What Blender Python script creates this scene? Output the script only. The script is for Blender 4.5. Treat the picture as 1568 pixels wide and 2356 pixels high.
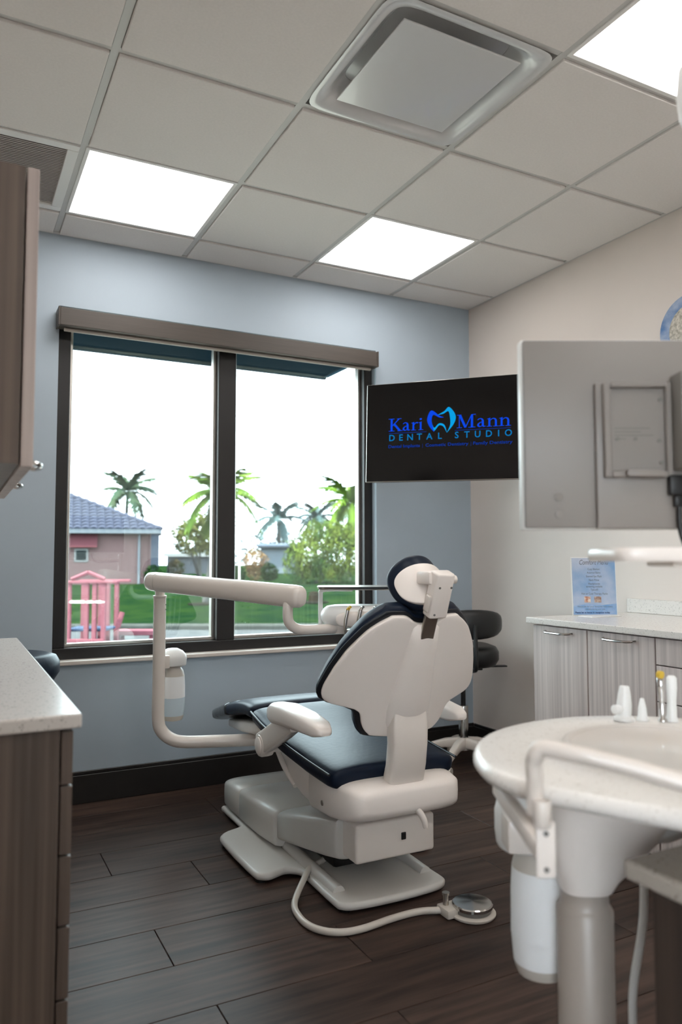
import bpy, bmesh, math, random
from mathutils import Vector, Matrix
random.seed(7)
for o in list(bpy.data.objects): bpy.data.objects.remove(o)
SC = bpy.context.scene
C = SC.collection
PI = math.pi
H = 2.645                                   # ceiling height

# ------------------------------------------------------------------ camera, sky, sun, exposure
cam_d = bpy.data.cameras.new('camera'); cam = bpy.data.objects.new('camera', cam_d); C.objects.link(cam)
SC.camera = cam
yaw, pitch, roll = 0.476375, 0.062191, -0.001155
F_ = Vector((math.sin(yaw)*math.cos(pitch), math.cos(yaw)*math.cos(pitch), math.sin(pitch)))
R_ = Vector((math.cos(yaw), -math.sin(yaw), 0)); U_ = R_.cross(F_)
R2 = R_*math.cos(roll) + U_*math.sin(roll); U2 = -R_*math.sin(roll) + U_*math.cos(roll)
m = Matrix((R2, U2, -F_)).transposed().to_4x4(); m.translation = Vector((-2.79638, -3.70315, 1.11794))
cam.matrix_world = m
cam_d.sensor_fit = 'HORIZONTAL'; cam_d.sensor_width = 24.0
cam_d.lens = 1738.19/1568*24.0
cam_d.clip_start = 0.05; cam_d.clip_end = 400
cam_d.dof.use_dof = True; cam_d.dof.focus_distance = 2.75; cam_d.dof.aperture_fstop = 2.8

w = bpy.data.worlds.new('sky'); SC.world = w; w.use_nodes = True
bg = w.node_tree.nodes['Background']; bg.inputs[0].default_value = (0.84, 0.92, 1.0, 1); bg.inputs[1].default_value = 7.0
sun_d = bpy.data.lights.new('sun', 'SUN'); sun_d.energy = 17.0; sun_d.angle = math.radians(2); sun_d.color = (1, .93, .78)
sun = bpy.data.objects.new('sun', sun_d); C.objects.link(sun)
sun.rotation_euler = Vector((0.45, 0.08, -0.88)).to_track_quat('-Z', 'Y').to_euler()
PANEL = 3.7                                 # emission of the ceiling light panels
vs = SC.view_settings
vs.view_transform = 'Standard'; vs.look = 'None'; vs.exposure = 1.12; vs.gamma = 1.0
try: vs.use_curve_mapping = False
except Exception: pass

# ------------------------------------------------------------------ materials
def rgb(r, g, b):
    f = lambda c: ((c/255+.055)/1.055)**2.4 if c/255 > .04045 else c/255/12.92
    return (f(r), f(g), f(b))
def mat(name, col, rough=.5, metal=0, spec=.5, noise=0, nscale=8, bump=0, bscale=60, coat=0, trans=0, subs=0, emit=None, stretch=None, col2=None, rand=0):
    mt = bpy.data.materials.new(name); mt.use_nodes = True
    nt = mt.node_tree; n = nt.nodes; L = nt.links; b = n['Principled BSDF']
    b.inputs['Base Color'].default_value = (*col, 1); b.inputs['Roughness'].default_value = rough
    b.inputs['Metallic'].default_value = metal; b.inputs['Specular IOR Level'].default_value = spec
    b.inputs['Coat Weight'].default_value = coat; b.inputs['Transmission Weight'].default_value = trans
    if subs: b.inputs['Subsurface Weight'].default_value = subs; b.inputs['Subsurface Radius'].default_value = (.03,.03,.03)
    if emit: b.inputs['Emission Color'].default_value = (*emit[0], 1); b.inputs['Emission Strength'].default_value = emit[1]
    tc = n.new('ShaderNodeTexCoord'); src = tc.outputs['Object']
    if stretch:
        mp = n.new('ShaderNodeMapping'); mp.inputs['Scale'].default_value = stretch; L.new(src, mp.inputs[0]); src = mp.outputs[0]
    if rand:
        oi = n.new('ShaderNodeObjectInfo'); va = n.new('ShaderNodeVectorMath'); va.operation = 'MULTIPLY_ADD'
        cb = n.new('ShaderNodeCombineXYZ')
        for k in range(3): L.new(oi.outputs['Random'], cb.inputs[k])
        va.inputs[1].default_value = (37, 53, 71); L.new(cb.outputs[0], va.inputs[0]); L.new(src, va.inputs[2]); src = va.outputs[0]
    if noise or col2:
        nz = n.new('ShaderNodeTexNoise'); nz.inputs['Scale'].default_value = nscale; nz.inputs['Detail'].default_value = 6; L.new(src, nz.inputs['Vector'])
        cr = n.new('ShaderNodeValToRGB'); cr.color_ramp.elements[0].position = .35; cr.color_ramp.elements[1].position = .68
        c2 = col2 if col2 else tuple(c*(1-noise) for c in col)
        cr.color_ramp.elements[0].color = (*c2, 1); cr.color_ramp.elements[1].color = (*col, 1)
        L.new(nz.outputs['Fac'], cr.inputs[0]); out = cr.outputs[0]
        if rand:
            hs = n.new('ShaderNodeHueSaturation'); mr = n.new('ShaderNodeMapRange')
            mr.inputs['To Min'].default_value = 1-rand; mr.inputs['To Max'].default_value = 1+rand
            L.new(oi.outputs['Random'], mr.inputs[0]); L.new(mr.outputs[0], hs.inputs['Value']); L.new(out, hs.inputs['Color']); out = hs.outputs[0]
        L.new(out, b.inputs['Base Color'])
    if bump:
        nb = n.new('ShaderNodeTexNoise'); nb.inputs['Scale'].default_value = bscale; nb.inputs['Detail'].default_value = 4; L.new(src, nb.inputs['Vector'])
        bp = n.new('ShaderNodeBump'); bp.inputs['Strength'].default_value = bump; bp.inputs['Distance'].default_value = .004
        L.new(nb.outputs['Fac'], bp.inputs['Height']); L.new(bp.outputs[0], b.inputs['Normal'])
    return mt
def speckle(name, base, dots, rough=.25, scale=170):
    mt = mat(name, base, rough); nt = mt.node_tree; n = nt.nodes; L = nt.links; b = n['Principled BSDF']
    tc = n.new('ShaderNodeTexCoord'); vo = n.new('ShaderNodeTexVoronoi'); vo.inputs['Scale'].default_value = scale; L.new(tc.outputs['Object'], vo.inputs['Vector'])
    nz = n.new('ShaderNodeTexNoise'); nz.inputs['Scale'].default_value = scale*.6; L.new(tc.outputs['Object'], nz.inputs['Vector'])
    cr = n.new('ShaderNodeValToRGB'); e = cr.color_ramp.elements; e[0].position = .0; e[1].position = .5
    e[0].color = (*dots, 1); e[1].color = (*base, 1); el = e.new(.22); el.color = (*[(a+c)/2 for a, c in zip(base, dots)], 1)
    mx = n.new('ShaderNodeMath'); mx.operation = 'MULTIPLY_ADD'; L.new(nz.outputs['Fac'], mx.inputs[0]); mx.inputs[1].default_value = 1.2
    sb = n.new('ShaderNodeMath'); sb.operation = 'SUBTRACT'; L.new(vo.outputs['Distance'], sb.inputs[0]); sb.inputs[1].default_value = .42
    L.new(sb.outputs[0], mx.inputs[2]); L.new(mx.outputs[0], cr.inputs[0]); L.new(cr.outputs[0], b.inputs['Base Color'])
    return mt
M = {}
M['wall_blue'] = mat('wall_paint_blue_grey', rgb(176,189,200), .6, noise=.03, nscale=3, bump=.05, bscale=220)
M['wall_beige'] = mat('wall_paint_beige', rgb(220,209,201), .6, noise=.03, nscale=3, bump=.05, bscale=220)
M['tile'] = mat('ceiling_tile', rgb(238,233,229), .9, noise=.04, nscale=120, bump=.12, bscale=400)
M['grid'] = mat('ceiling_grid', rgb(208,207,204), .45)
M['plank'] = mat('dark_wood_plank', rgb(82,65,57), .42, spec=.16, col2=rgb(50,40,36), nscale=2.2, stretch=(1.2,14,1), rand=.22, bump=.06, bscale=30)
M['subfloor'] = mat('subfloor', rgb(22,18,16), .8)
M['base'] = mat('baseboard_dark', rgb(34,31,29), .45, noise=.2, nscale=20)
M['bronze'] = mat('dark_bronze_frame', rgb(40,38,38), .35, metal=.3)
M['valance'] = mat('valance_brown', rgb(78,70,64), .5, noise=.12, nscale=6, stretch=(1,30,30))
M['hem'] = mat('hem_bar', rgb(190,182,172), .4)
M['sill'] = mat('sill_stone', rgb(215,205,196), .35, noise=.04, nscale=12)
M['white'] = mat('white_plastic', rgb(246,236,228), .32, noise=.015, nscale=4, coat=.15)
M['white2'] = mat('warm_white_paint', rgb(230,220,211), .28, coat=.25)
M['bwhite'] = mat('bright_white', rgb(240,239,236), .35)
M['base_grey'] = mat('base_grey_white', rgb(200,196,190), .35, noise=.02, nscale=5)
M['shade_grey'] = mat('grey_plastic', rgb(120,116,111), .5)
M['navy'] = mat('navy_vinyl', rgb(20,30,46), .40, bump=.12, bscale=60, spec=.18)
M['piping'] = mat('dark_piping', rgb(16,20,27), .4)
M['black'] = mat('black_vinyl', rgb(22,22,23), .38, bump=.08, bscale=120)
M['blackp'] = mat('black_plastic', rgb(14,14,15), .4)
M['chrome'] = mat('chrome', rgb(205,203,200), .14, metal=1)
M['steel'] = mat('brushed_steel', rgb(190,185,178), .3, metal=1)
M['lam'] = mat('taupe_laminate', rgb(204,191,185), .42, col2=rgb(172,159,154), nscale=3.0, stretch=(22,22,.35), rand=.03)
M['lam_dark'] = mat('walnut_laminate', rgb(112,97,87), .42, col2=rgb(80,69,62), nscale=3.0, stretch=(22,22,.35))
M['lam_brown'] = mat('brown_laminate', rgb(74,62,55), .42, col2=rgb(52,44,40), nscale=3.0, stretch=(22,22,.35))
M['gap'] = mat('dark_gap', rgb(20,18,17), .8)
M['quartz'] = speckle('quartz_light', rgb(214,208,202), rgb(120,114,108))
M['quartz_w'] = speckle('quartz_white', rgb(236,231,225), rgb(196,186,176))
M['quartz_g'] = speckle('quartz_grey', rgb(172,163,153), rgb(96,88,80))
M['bottle'] = mat('milky_bottle', rgb(250,250,249), .3, subs=1)
M['water'] = mat('bottle_water', rgb(206,220,228), .25, subs=.4)
M['bottle_base'] = mat('bottle_base', rgb(196,188,178), .35)
M['screen'] = mat('tv_screen', rgb(9,9,10), .12, spec=.35)
M['logo_dark'] = mat('logo_deep_blue', rgb(5,20,60), 1, spec=0, emit=(rgb(8,66,214), .5))
M['logo_light'] = mat('logo_sky_blue', rgb(5,40,60), 1, spec=0, emit=(rgb(6,150,214), .5))
M['logo_mid'] = mat('logo_teal_blue', rgb(5,30,60), 1, spec=0, emit=(rgb(6,110,170), .5))
M['logo_dim'] = mat('logo_dim_blue', rgb(5,20,60), 1, spec=0, emit=(rgb(6,50,150), .42))
M['tube'] = mat('grey_tubing', rgb(150,146,140), .4)
M['yellow'] = mat('yellow_ring', rgb(214,178,60), .4)
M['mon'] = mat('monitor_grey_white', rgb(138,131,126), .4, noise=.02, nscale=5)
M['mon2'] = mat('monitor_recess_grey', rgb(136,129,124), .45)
M['white_shaded'] = mat('shaded_white_paint', rgb(176,165,155), .35)  # white paint darkened, puts the pedestal's shade into its colour
M['panel'] = mat('light_diffuser', (1,1,1), .5, emit=((1,.98,.955), PANEL))
M['grille'] = mat('return_grille', rgb(206,200,194), .6)
M['diff'] = mat('diffuser_metal', rgb(226,226,226), .25, metal=.1, coat=.4)
M['plate_dark'] = mat('louver_gap', rgb(150,144,138), .8)

def glass_mat(name, r0, tint):
    mt = bpy.data.materials.new(name); mt.use_nodes = True; nt = mt.node_tree; n = nt.nodes; L = nt.links; n.clear()
    o = n.new('ShaderNodeOutputMaterial'); mx = n.new('ShaderNodeMixShader'); t = n.new('ShaderNodeBsdfTransparent'); g = n.new('ShaderNodeBsdfGlossy')
    t.inputs[0].default_value = tint; g.inputs[0].default_value = (.90,1,.95,1); g.inputs['Roughness'].default_value = 0
    lw = n.new('ShaderNodeLayerWeight'); lw.inputs['Blend'].default_value = .5
    pw = n.new('ShaderNodeMath'); pw.operation = 'POWER'; pw.inputs[1].default_value = 5; L.new(lw.outputs['Facing'], pw.inputs[0])
    ma = n.new('ShaderNodeMath'); ma.operation = 'MULTIPLY_ADD'; ma.inputs[1].default_value = 1-r0; ma.inputs[2].default_value = r0; L.new(pw.outputs[0], ma.inputs[0])
    L.new(ma.outputs[0], mx.inputs[0]); L.new(t.outputs[0], mx.inputs[1]); L.new(g.outputs[0], mx.inputs[2]); L.new(mx.outputs[0], o.inputs[0])
    return mt
M['glass'] = glass_mat('window_glass', .085, (.74,.79,.78,1)); M['glass_clear'] = glass_mat('clear_glass', .04, (.98,.99,.99,1))
M['acrylic'] = mat('clear_acrylic', (1,1,1), .05, trans=1)

# ------------------------------------------------------------------ mesh helpers
def obj(name, bm, mt, parent=None, smooth=None, loc=None):
    me = bpy.data.meshes.new(name)
    if isinstance(bm, bpy.types.Mesh): me = bm
    else:
        bmesh.ops.recalc_face_normals(bm, faces=bm.faces)
        bm.to_mesh(me); bm.free()
        if smooth is not None:
            me.polygons.foreach_set('use_smooth', [True]*len(me.polygons))
            if smooth < 179: me.set_sharp_from_angle(angle=math.radians(smooth))
        me.materials.append(M[mt] if isinstance(mt, str) else mt)
    o = bpy.data.objects.new(name, me); C.objects.link(o)
    if parent is not None:
        o.parent = parent
        if parent.type == 'EMPTY': o.matrix_parent_inverse = Matrix.LocRotScale(parent.location, parent.rotation_euler, None).inverted()
    if loc is not None: o.location = loc
    return o
def tag(o, label, cat, group=None):
    o['label'] = label; o['category'] = cat
    if group: o['group'] = group
    return o
def thing(name, label, cat, loc=(0,0,0), group=None):
    o = bpy.data.objects.new(name, None); C.objects.link(o); o.location = loc; o.empty_display_size = .1
    return tag(o, label, cat, group)
def struct(name, bm, mt, parent=None, smooth=None):
    o = obj(name, bm, mt, parent, smooth)
    if parent is None: o['kind'] = 'structure'
    return o
def B(): return bmesh.new()
def box(bm, x0, x1, y0, y1, z0, z1, bev=0, seg=2, mtx=None):
    t = bmesh.new(); bmesh.ops.create_cube(t, size=1)
    for v in t.verts: v.co = Vector(((x0+x1)/2+v.co.x*(x1-x0), (y0+y1)/2+v.co.y*(y1-y0), (z0+z1)/2+v.co.z*(z1-z0)))
    if bev: bmesh.ops.bevel(t, geom=t.edges[:], offset=bev, segments=seg, profile=.5, affect='EDGES')
    merge(bm, t, mtx); return bm
def merge(bm, t, mtx=None):
    if mtx is not None: bmesh.ops.transform(t, matrix=mtx, verts=t.verts)
    me = bpy.data.meshes.new('tmp'); t.to_mesh(me); t.free(); bm.from_mesh(me); bpy.data.meshes.remove(me)
def catmull(pts, n=8, closed=False):
    P = [Vector(p) for p in pts]; out = []
    N = len(P)
    rng = range(N if closed else N-1)
    for i in rng:
        if closed: a, b, c, d = P[(i-1)%N], P[i], P[(i+1)%N], P[(i+2)%N]
        else: a, b, c, d = P[max(i-1,0)], P[i], P[i+1], P[min(i+2,N-1)]
        for k in range(n):
            t = k/n; t2 = t*t; t3 = t2*t
            out.append(.5*((2*b)+(c-a)*t+(2*a-5*b+4*c-d)*t2+(3*b-a-3*c+d)*t3))
    if not closed: out.append(P[-1])
    return out
def rings(bm, secs, closed_ring=True, caps=True):
    vv = [[bm.verts.new(p) for p in s] for s in secs]
    n = len(vv[0])
    for a, b in zip(vv, vv[1:]):
        for i in range(n if closed_ring else n-1):
            j = (i+1) % n
            try: bm.faces.new((a[i], a[j], b[j], b[i]))
            except ValueError: pass
    if caps:
        for s in (vv[0], vv[-1]):
            try: bm.faces.new(s)
            except ValueError: pass
    return vv
def tube(bm, pts, r, seg=14, n=8, smooth=True):
    P = catmull(pts, n) if smooth and len(pts) > 2 else [Vector(p) for p in pts]
    N = len(P); secs = []
    rs = r if isinstance(r, (list, tuple)) else [r]*len(pts)
    up = None
    for i, p in enumerate(P):
        t = (P[min(i+1,N-1)]-P[max(i-1,0)]).normalized()
        if up is None: up = t.orthogonal().normalized()
        up = (up-t*up.dot(t)).normalized(); s = t.cross(up)
        f = i/(N-1)*(len(rs)-1); k = min(int(f), len(rs)-2); rr = rs[k]+(rs[k+1]-rs[k])*(f-k)
        secs.append([p+(up*math.cos(a)+s*math.sin(a))*rr for a in [2*PI*j/seg for j in range(seg)]])
    rings(bm, secs); return bm
def lathe(bm, prof, c=(0,0,0), seg=32, axis='Z', mtx=None, sx=1, sy=1):
    t = bmesh.new()
    secs = [[Vector((r*sx*math.cos(2*PI*k/seg), r*sy*math.sin(2*PI*k/seg), z)) for k in range(seg)] for r, z in prof]
    rings(t, secs)
    X = Matrix.Translation(c)
    if axis == 'X': X = X @ Matrix.Rotation(PI/2, 4, 'Y')
    if axis == 'Y': X = X @ Matrix.Rotation(-PI/2, 4, 'X')
    if mtx is not None: X = mtx
    merge(bm, t, X); return bm
def prism(bm, out, z0, z1, bev=0, seg=2, mtx=None):
    t = bmesh.new()
    lo = [t.verts.new((x, y, z0)) for x, y in out]; hi = [t.verts.new((x, y, z1)) for x, y in out]
    n = len(out); t.faces.new(lo); t.faces.new(hi)
    for i in range(n): t.faces.new((lo[i], lo[(i+1)%n], hi[(i+1)%n], hi[i]))
    if bev:
        bmesh.ops.recalc_face_normals(t, faces=t.faces)
        es = [e for e in t.edges if abs(e.verts[0].co.z-e.verts[1].co.z) < 1e-6]
        bmesh.ops.bevel(t, geom=es, offset=bev, segments=seg, profile=.5, affect='EDGES')
    bmesh.ops.triangulate(t, faces=[f for f in t.faces if len(f.verts) > 4])
    merge(bm, t, mtx); return bm
def rring(cx, cy, cz, ax, ay, hw, hh, p=4, n=28):
    """superellipse ring round a centre, spanned by the two axes"""
    out = []
    for k in range(n):
        a = 2*PI*k/n; ca, sa = math.cos(a), math.sin(a)
        out.append(Vector((cx,cy,cz))+Vector(ax)*hw*math.copysign(abs(ca)**(2/p), ca)+Vector(ay)*hh*math.copysign(abs(sa)**(2/p), sa))
    return out
def interp(tab, x):
    if x <= tab[0][0]: return tab[0][1]
    for (a, fa), (b, fb) in zip(tab, tab[1:]):
        if x <= b: return fa+(fb-fa)*(x-a)/(b-a)
    return tab[-1][1]
def copy_tree(o, parent=None, loc=None):
    c = o.copy(); C.objects.link(c)
    if parent is not None: c.parent = parent
    if loc is not None: c.location = loc
    for ch in o.children: copy_tree(ch, c)
    return c
EX, EY, EZ = (1,0,0), (0,1,0), (0,0,1)
def frame(origin, u, v, n): return Matrix(((u[0],v[0],n[0],origin[0]),(u[1],v[1],n[1],origin[1]),(u[2],v[2],n[2],origin[2]),(0,0,0,1)))

# ------------------------------------------------------------------ room shell
XL, YF = -3.22, -6.6
WX0, WX1, WZ0, WZ1 = -2.372, -0.660, 0.650, 2.310      # window opening
bm = B()
for x0, x1, z0, z1 in ((XL-.2, WX0, 0, H+.15), (WX1, .2, 0, H+.15), (WX0, WX1, 0, WZ0), (WX0, WX1, WZ1, H+.15)): box(bm, x0, x1, 0, .2, z0-.0, z1)
wall_back = struct('wall_back', bm, 'wall_blue')
struct('wall_right', box(B(), 0, .2, YF-.2, 0, 0, H+.15), 'wall_beige')
LY0, LY1, LZ0, LZ1 = -6.30, -4.10, .45, 2.32               # unseen window added in the left wall to let in fill daylight
bm = B()
for y0, y1, z0, z1 in ((YF-.2, LY0, 0, H+.15), (LY1, 0, 0, H+.15), (LY0, LY1, 0, LZ0), (LY0, LY1, LZ1, H+.15)): box(bm, XL-.2, XL, y0, y1, z0, z1)
struct('wall_left', bm, 'wall_beige')
struct('added_sun_eave', box(B(), XL-1.3, XL-.2, -6.9, -3.7, 2.40, 2.54), 'base_grey')  # unseen eave, added to keep direct sun out of the added window
w2 = bpy.data.objects.new('added_fill_window', None); C.objects.link(w2); w2.location = (XL-.1, -5.2, LZ0); w2['kind'] = 'structure'
for q in ((LY0, LY1, LZ0, LZ0+.05), (LY0, LY1, LZ1-.05, LZ1), (LY0, LY0+.05, LZ0+.05, LZ1-.05), (LY1-.05, LY1, LZ0+.05, LZ1-.05), (-5.235, -5.165, LZ0+.05, LZ1-.05)):
    obj('frame_bar', box(B(), XL-.15, XL-.05, *q), 'bronze', w2)
for ya, yb in ((LY0+.05, -5.235), (-5.165, LY1-.05)): obj('pane', box(B(), XL-.103, XL-.098, ya, yb, LZ0+.05, LZ1-.05), 'glass_clear', w2)
struct('wall_front', box(B(), XL, 0, YF-.2, YF, 0, H+.15), mat('wall_paint_pale', rgb(206,203,200), .6))
floor = struct('floor', box(B(), XL, 0, YF, 0, -.12, -.006), 'subfloor')
# floor planks, 229 mm wide, running along the window wall
PW = .2296; y = -1.118+PW*5; row = 0; lens = 1.22
joint = {6: -2.258, 5: -2.258, 4: -1.973, 3: -2.6, 2: -2.218, 1: -1.6, 0: -2.17}
cache = {}
def plank_mesh(L, W):
    key = (round(L,3), round(W,3))
    if key not in cache:
        b = B(); box(b, -L/2, L/2, -W/2, W/2, -.006, 0, .0012, 1)
        me = bpy.data.meshes.new('plank'); b.to_mesh(me); b.free(); me.materials.append(M['plank']); cache[key] = me
    return cache[key]
edges = [0.0]
k0 = -1.118
while k0 < 0: k0 += PW
k0 -= PW
while k0 > YF: edges.append(k0); k0 -= PW
edges.append(YF)
jx = {-.66: -2.258, -.889: -1.973, -1.348: -2.218, -1.807: -2.171, -1.118: -2.62, -1.578: -1.72}
for i, (ya, yb) in enumerate(zip(edges, edges[1:])):
    j = None
    for kk, vv in jx.items():
        if abs(kk-ya) < .03: j = vv
    if j is None: j = XL+random.uniform(.15, 1.1)
    xs = [XL]; x = j
    while x > XL+.02: x -= lens
    x += lens
    while x < -.02: xs.append(x); x += lens
    xs.append(0)
    for xa, xb in zip(xs, xs[1:]):
        if xb-xa < .02: continue
        L, W = xb-xa-.0022, ya-yb-.0022
        o = obj('plank', plank_mesh(L, W), 'plank', floor); o.location = ((xa+xb)/2, (ya+yb)/2, 0)
# baseboards
def baseboard(name, pts):
    bm = B()
    (xa, ya), (xb, yb) = pts
    if abs(ya-yb) < .01: box(bm, xa, xb, ya-.014, ya, 0, .128, .002, 1); box(bm, xa, xb, ya-.009, ya, .128, .145, .003, 1)
    else: box(bm, xa-.014, xa, ya, yb, 0, .128, .002, 1); box(bm, xa-.009, xa, ya, yb, .128, .145, .003, 1)
    struct(name, bm, 'base')
baseboard('baseboard_back', ((XL, -.0), (-.0, -.0)))
baseboard('baseboard_right', ((-.0, -1.20), (-.0, -.016)))

# ceiling grid
GX, GY = .6096, .5983
gx = [-2.3957+GX*i for i in range(-1, 4)]; gy = [-.2530-GY*j for j in range(0, 11)]
ceiling = struct('ceiling', box(B(), XL, 0, YF, 0, H+.10, H+.15), 'shade_grey')
for x in gx: obj('grid_bar', box(B(), x-.012, x+.012, YF, 0, H+.008, H+.03), 'grid', ceiling)
for y in gy: obj('grid_bar', box(B(), XL, 0, y-.012, y+.012, H+.0088, H+.029), 'grid', ceiling)
bm = B(); box(bm, XL, 0, -.022, 0, H+.004, H+.03); obj('wall_angle', bm, 'grid', ceiling)
bm = B(); box(bm, -.022, 0, YF, -.022, H+.004, H+.03); obj('wall_angle', bm, 'grid', ceiling)
xs = [XL]+gx+[0]; ys = [0]+gy+[YF]
fix = {}
for i in range(len(xs)-1):
    for j in range(len(ys)-1): fix[(i, j)] = 'tile'
# column index: 0 XL..-3.005, 1 ..-2.396, 2 ..-1.786, 3 ..-1.176, 4 ..-.567, 5 ..0 ; row index 0 wall strip, 1 J1-J2 ...
for k in ((2,1), (4,1), (4,4), (2,4), (2,7), (4,7)): fix[k] = 'light'
fix[(3,3)] = 'diffuser'; fix[(1,1)] = 'grille'
tcache = {}
LIGHT_LBL = {(2,1): 'square glowing ceiling light panel beside the return grille, left above the window', (4,1): 'square glowing ceiling light panel above the right end of the window',
             (4,4): 'square glowing ceiling light panel nearest the viewer, right of the air diffuser', (2,4): 'square glowing ceiling light panel left of the air diffuser, out of view', (2,7): 'square glowing ceiling light panel behind the viewer on the left', (4,7): 'square glowing ceiling light panel behind the viewer on the right'}
for (i, j), kind in fix.items():
    xa, xb, yb, ya = xs[i], xs[i+1], ys[j], ys[j+1]; cx, cy = (xa+xb)/2, (ya+yb)/2
    if xb-xa < .05 or yb-ya < .05: continue
    if kind == 'tile':
        L, W = xb-xa-.029, yb-ya-.029; key = (round(L,3), round(W,3))
        if key not in tcache:
            b = B(); box(b, -L/2, L/2, -W/2, W/2, 0, .018, .002, 1); me = bpy.data.meshes.new('ceiling_tile'); b.to_mesh(me); b.free(); me.materials.append(M['tile']); tcache[key] = me
        o = obj('ceiling_tile', tcache[key], 'tile', ceiling); o.location = (cx, cy, H)
    elif kind == 'light':
        t = thing('ceiling_light', LIGHT_LBL[(i,j)], 'ceiling light', (cx, cy, H), 'ceiling light panels')
        b = B(); e = .296
        for a in ((cx-e, cx+e, cy-e, cy-e+.014), (cx-e, cx+e, cy+e-.014, cy+e), (cx-e, cx-e+.014, cy-e+.014, cy+e-.014), (cx+e-.014, cx+e, cy-e+.014, cy+e-.014)): box(b, *a, H+.004, H+.05)
        obj('frame', b, 'bwhite', t)
        obj('diffuser', box(B(), cx-e+.014, cx+e-.014, cy-e+.014, cy+e-.014, H+.010, H+.016), 'panel', t)
    elif kind == 'diffuser':
        t = thing('air_diffuser', 'white square plaque air diffuser in the ceiling with a curved recess', 'air vent', (cx, cy, H))
        b = B(); secs = []
        for hw, z in ((.297, .004), (.285, .003), (.262, .010), (.245, .028), (.222, .060), (.205, .075)):
            secs.append([Vector(v) for v in rring(cx, cy, H+z, EX, EY, hw, hw*GY/GX, 12 if hw > .28 else 9, 48)])
        rings(b, secs, caps=False); b.faces.new([b.verts.new(p+Vector((0,0,.001))) for p in secs[-1]])
        obj('recess', b, 'diff', t, 50)
        obj('plaque', box(B(), cx-.212, cx+.212, cy-.212, cy+.212, H+.002, H+.008, .002), 'diff', t)
        b = B(); lathe(b, [(.006,0),(.006,.07)], (cx+.12, cy-.12, H+.008), 12); obj('bolt', b, 'blackp', t)
    elif kind == 'grille':
        t = thing('return_grille', 'grey louvred return air grille in the ceiling above the wall cabinet', 'air vent', (cx, cy, H))
        b = B(); e = .292
        for a in ((cx-e, cx+e, cy-e, cy-e+.04), (cx-e, cx+e, cy+e-.04, cy+e), (cx-e, cx-e+.04, cy-e+.04, cy+e-.04), (cx+e-.04, cx+e, cy-e+.04, cy+e-.04)): box(b, *a, H+.002, H+.02, .002, 1)
        obj('frame', b, 'bwhite', t)
        obj('backing', box(B(), cx-e+.03, cx+e-.03, cy-e+.03, cy+e-.03, H+.03, H+.034), 'plate_dark', t)
        b = B()
        n = 40
        for k in range(n):
            yy = cy-e+.042+(2*e-.084)*k/(n-1)
            t2 = bmesh.new(); bmesh.ops.create_cube(t2, size=1)
            for v in t2.verts: v.co = Vector((v.co.x*(2*e-.08), v.co.y*.0125, v.co.z*.0012))
            merge(b, t2, Matrix.Translation((cx, yy, H+.011)) @ Matrix.Rotation(math.radians(16), 4, 'X'))
        o = obj('slats', b, 'grille', t); o['kind'] = 'stuff'

# ------------------------------------------------------------------ window
win = bpy.data.objects.new('window_1', None); C.objects.link(win); win.location = ((WX0+WX1)/2, .06, WZ0); win['kind'] = 'structure'
FY0, FY1 = .045, .15
jl, mm0, mm1, jr = -2.312, -1.577, -1.482, -0.712
zb, zt = .704, 2.265
def framebar(n, x0, x1, z0, z1): return obj(n, box(B(), x0, x1, FY0, FY1, z0, z1, .003, 1), 'bronze', win)
framebar('bottom_rail', WX0, WX1, WZ0, zb); framebar('top_rail', WX0, WX1, zt, WZ1)
framebar('jamb', WX0, jl, zb, zt); framebar('jamb', jr, WX1, zb, zt); framebar('mullion', mm0, mm1, zb, zt)
for a, c in ((jl, mm0), (mm1, jr)):
    b = B(); e = .016
    for q in ((a, c, zb, zb+e), (a, c, zt-e, zt), (a, a+e, zb+e, zt-e), (c-e, c, zb+e, zt-e)): box(b, q[0], q[1], .088, .128, q[2], q[3], .002, 1)
    obj('glazing_bead', b, 'steel', win)
    obj('pane', box(B(), a+.004, c-.004, .098, .103, zb+.004, zt-.004), 'glass', win)
obj('sill', box(B(), WX0-.012, WX1+.012, -.028, FY0, .632, .652, .004), 'sill', win)
t = thing('window_blind', 'dark brown valance box across the window top with a raised shade', 'blind', (-1.54, -.04, 2.19))
obj('valance', box(B(), -2.378, -.698, -.085, -.002, 2.195, 2.279, .003), 'valance', t)
for x in (-2.382, -.694): obj('end_cap', box(B(), x-.004, x+.004, -.088, -.002, 2.193, 2.281, .002), 'valance', t)
b = B(); tube(b, [(-2.355, -.040, 2.186), (-.72, -.040, 2.186)], .008, 10, smooth=False); obj('hem_bar', b, 'hem', t, 40)
obj('shade_cloth', box(B(), -2.352, -.723, -.042, -.039, 2.186, 2.200), 'hem', t)
# outside eave
ev = struct('trim_1', box(B(), -4.5, -.60, .2, .80, 2.345, 2.50), 'shade_grey')
ev.data.materials.clear(); ev.data.materials.append(mat('soffit_blue_grey', rgb(20,36,46), .8, spec=0, noise=.1, nscale=3))
obj('fascia', box(B(), -4.5, -.58, .80, .83, 2.325, 2.52, .004), mat('fascia_blue_grey', rgb(34,54,66), .8, spec=0), ev)
obj('fascia', box(B(), -.60, -.57, .2, .80, 2.335, 2.52, .004), mat('fascia_end', rgb(44,66,80), .8, spec=0), ev)
obj('drip_edge', box(B(), -4.5, -.56, .83, .85, 2.44, 2.54, .004), mat('drip_edge', rgb(26,42,52), .8, spec=0), ev)

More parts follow.
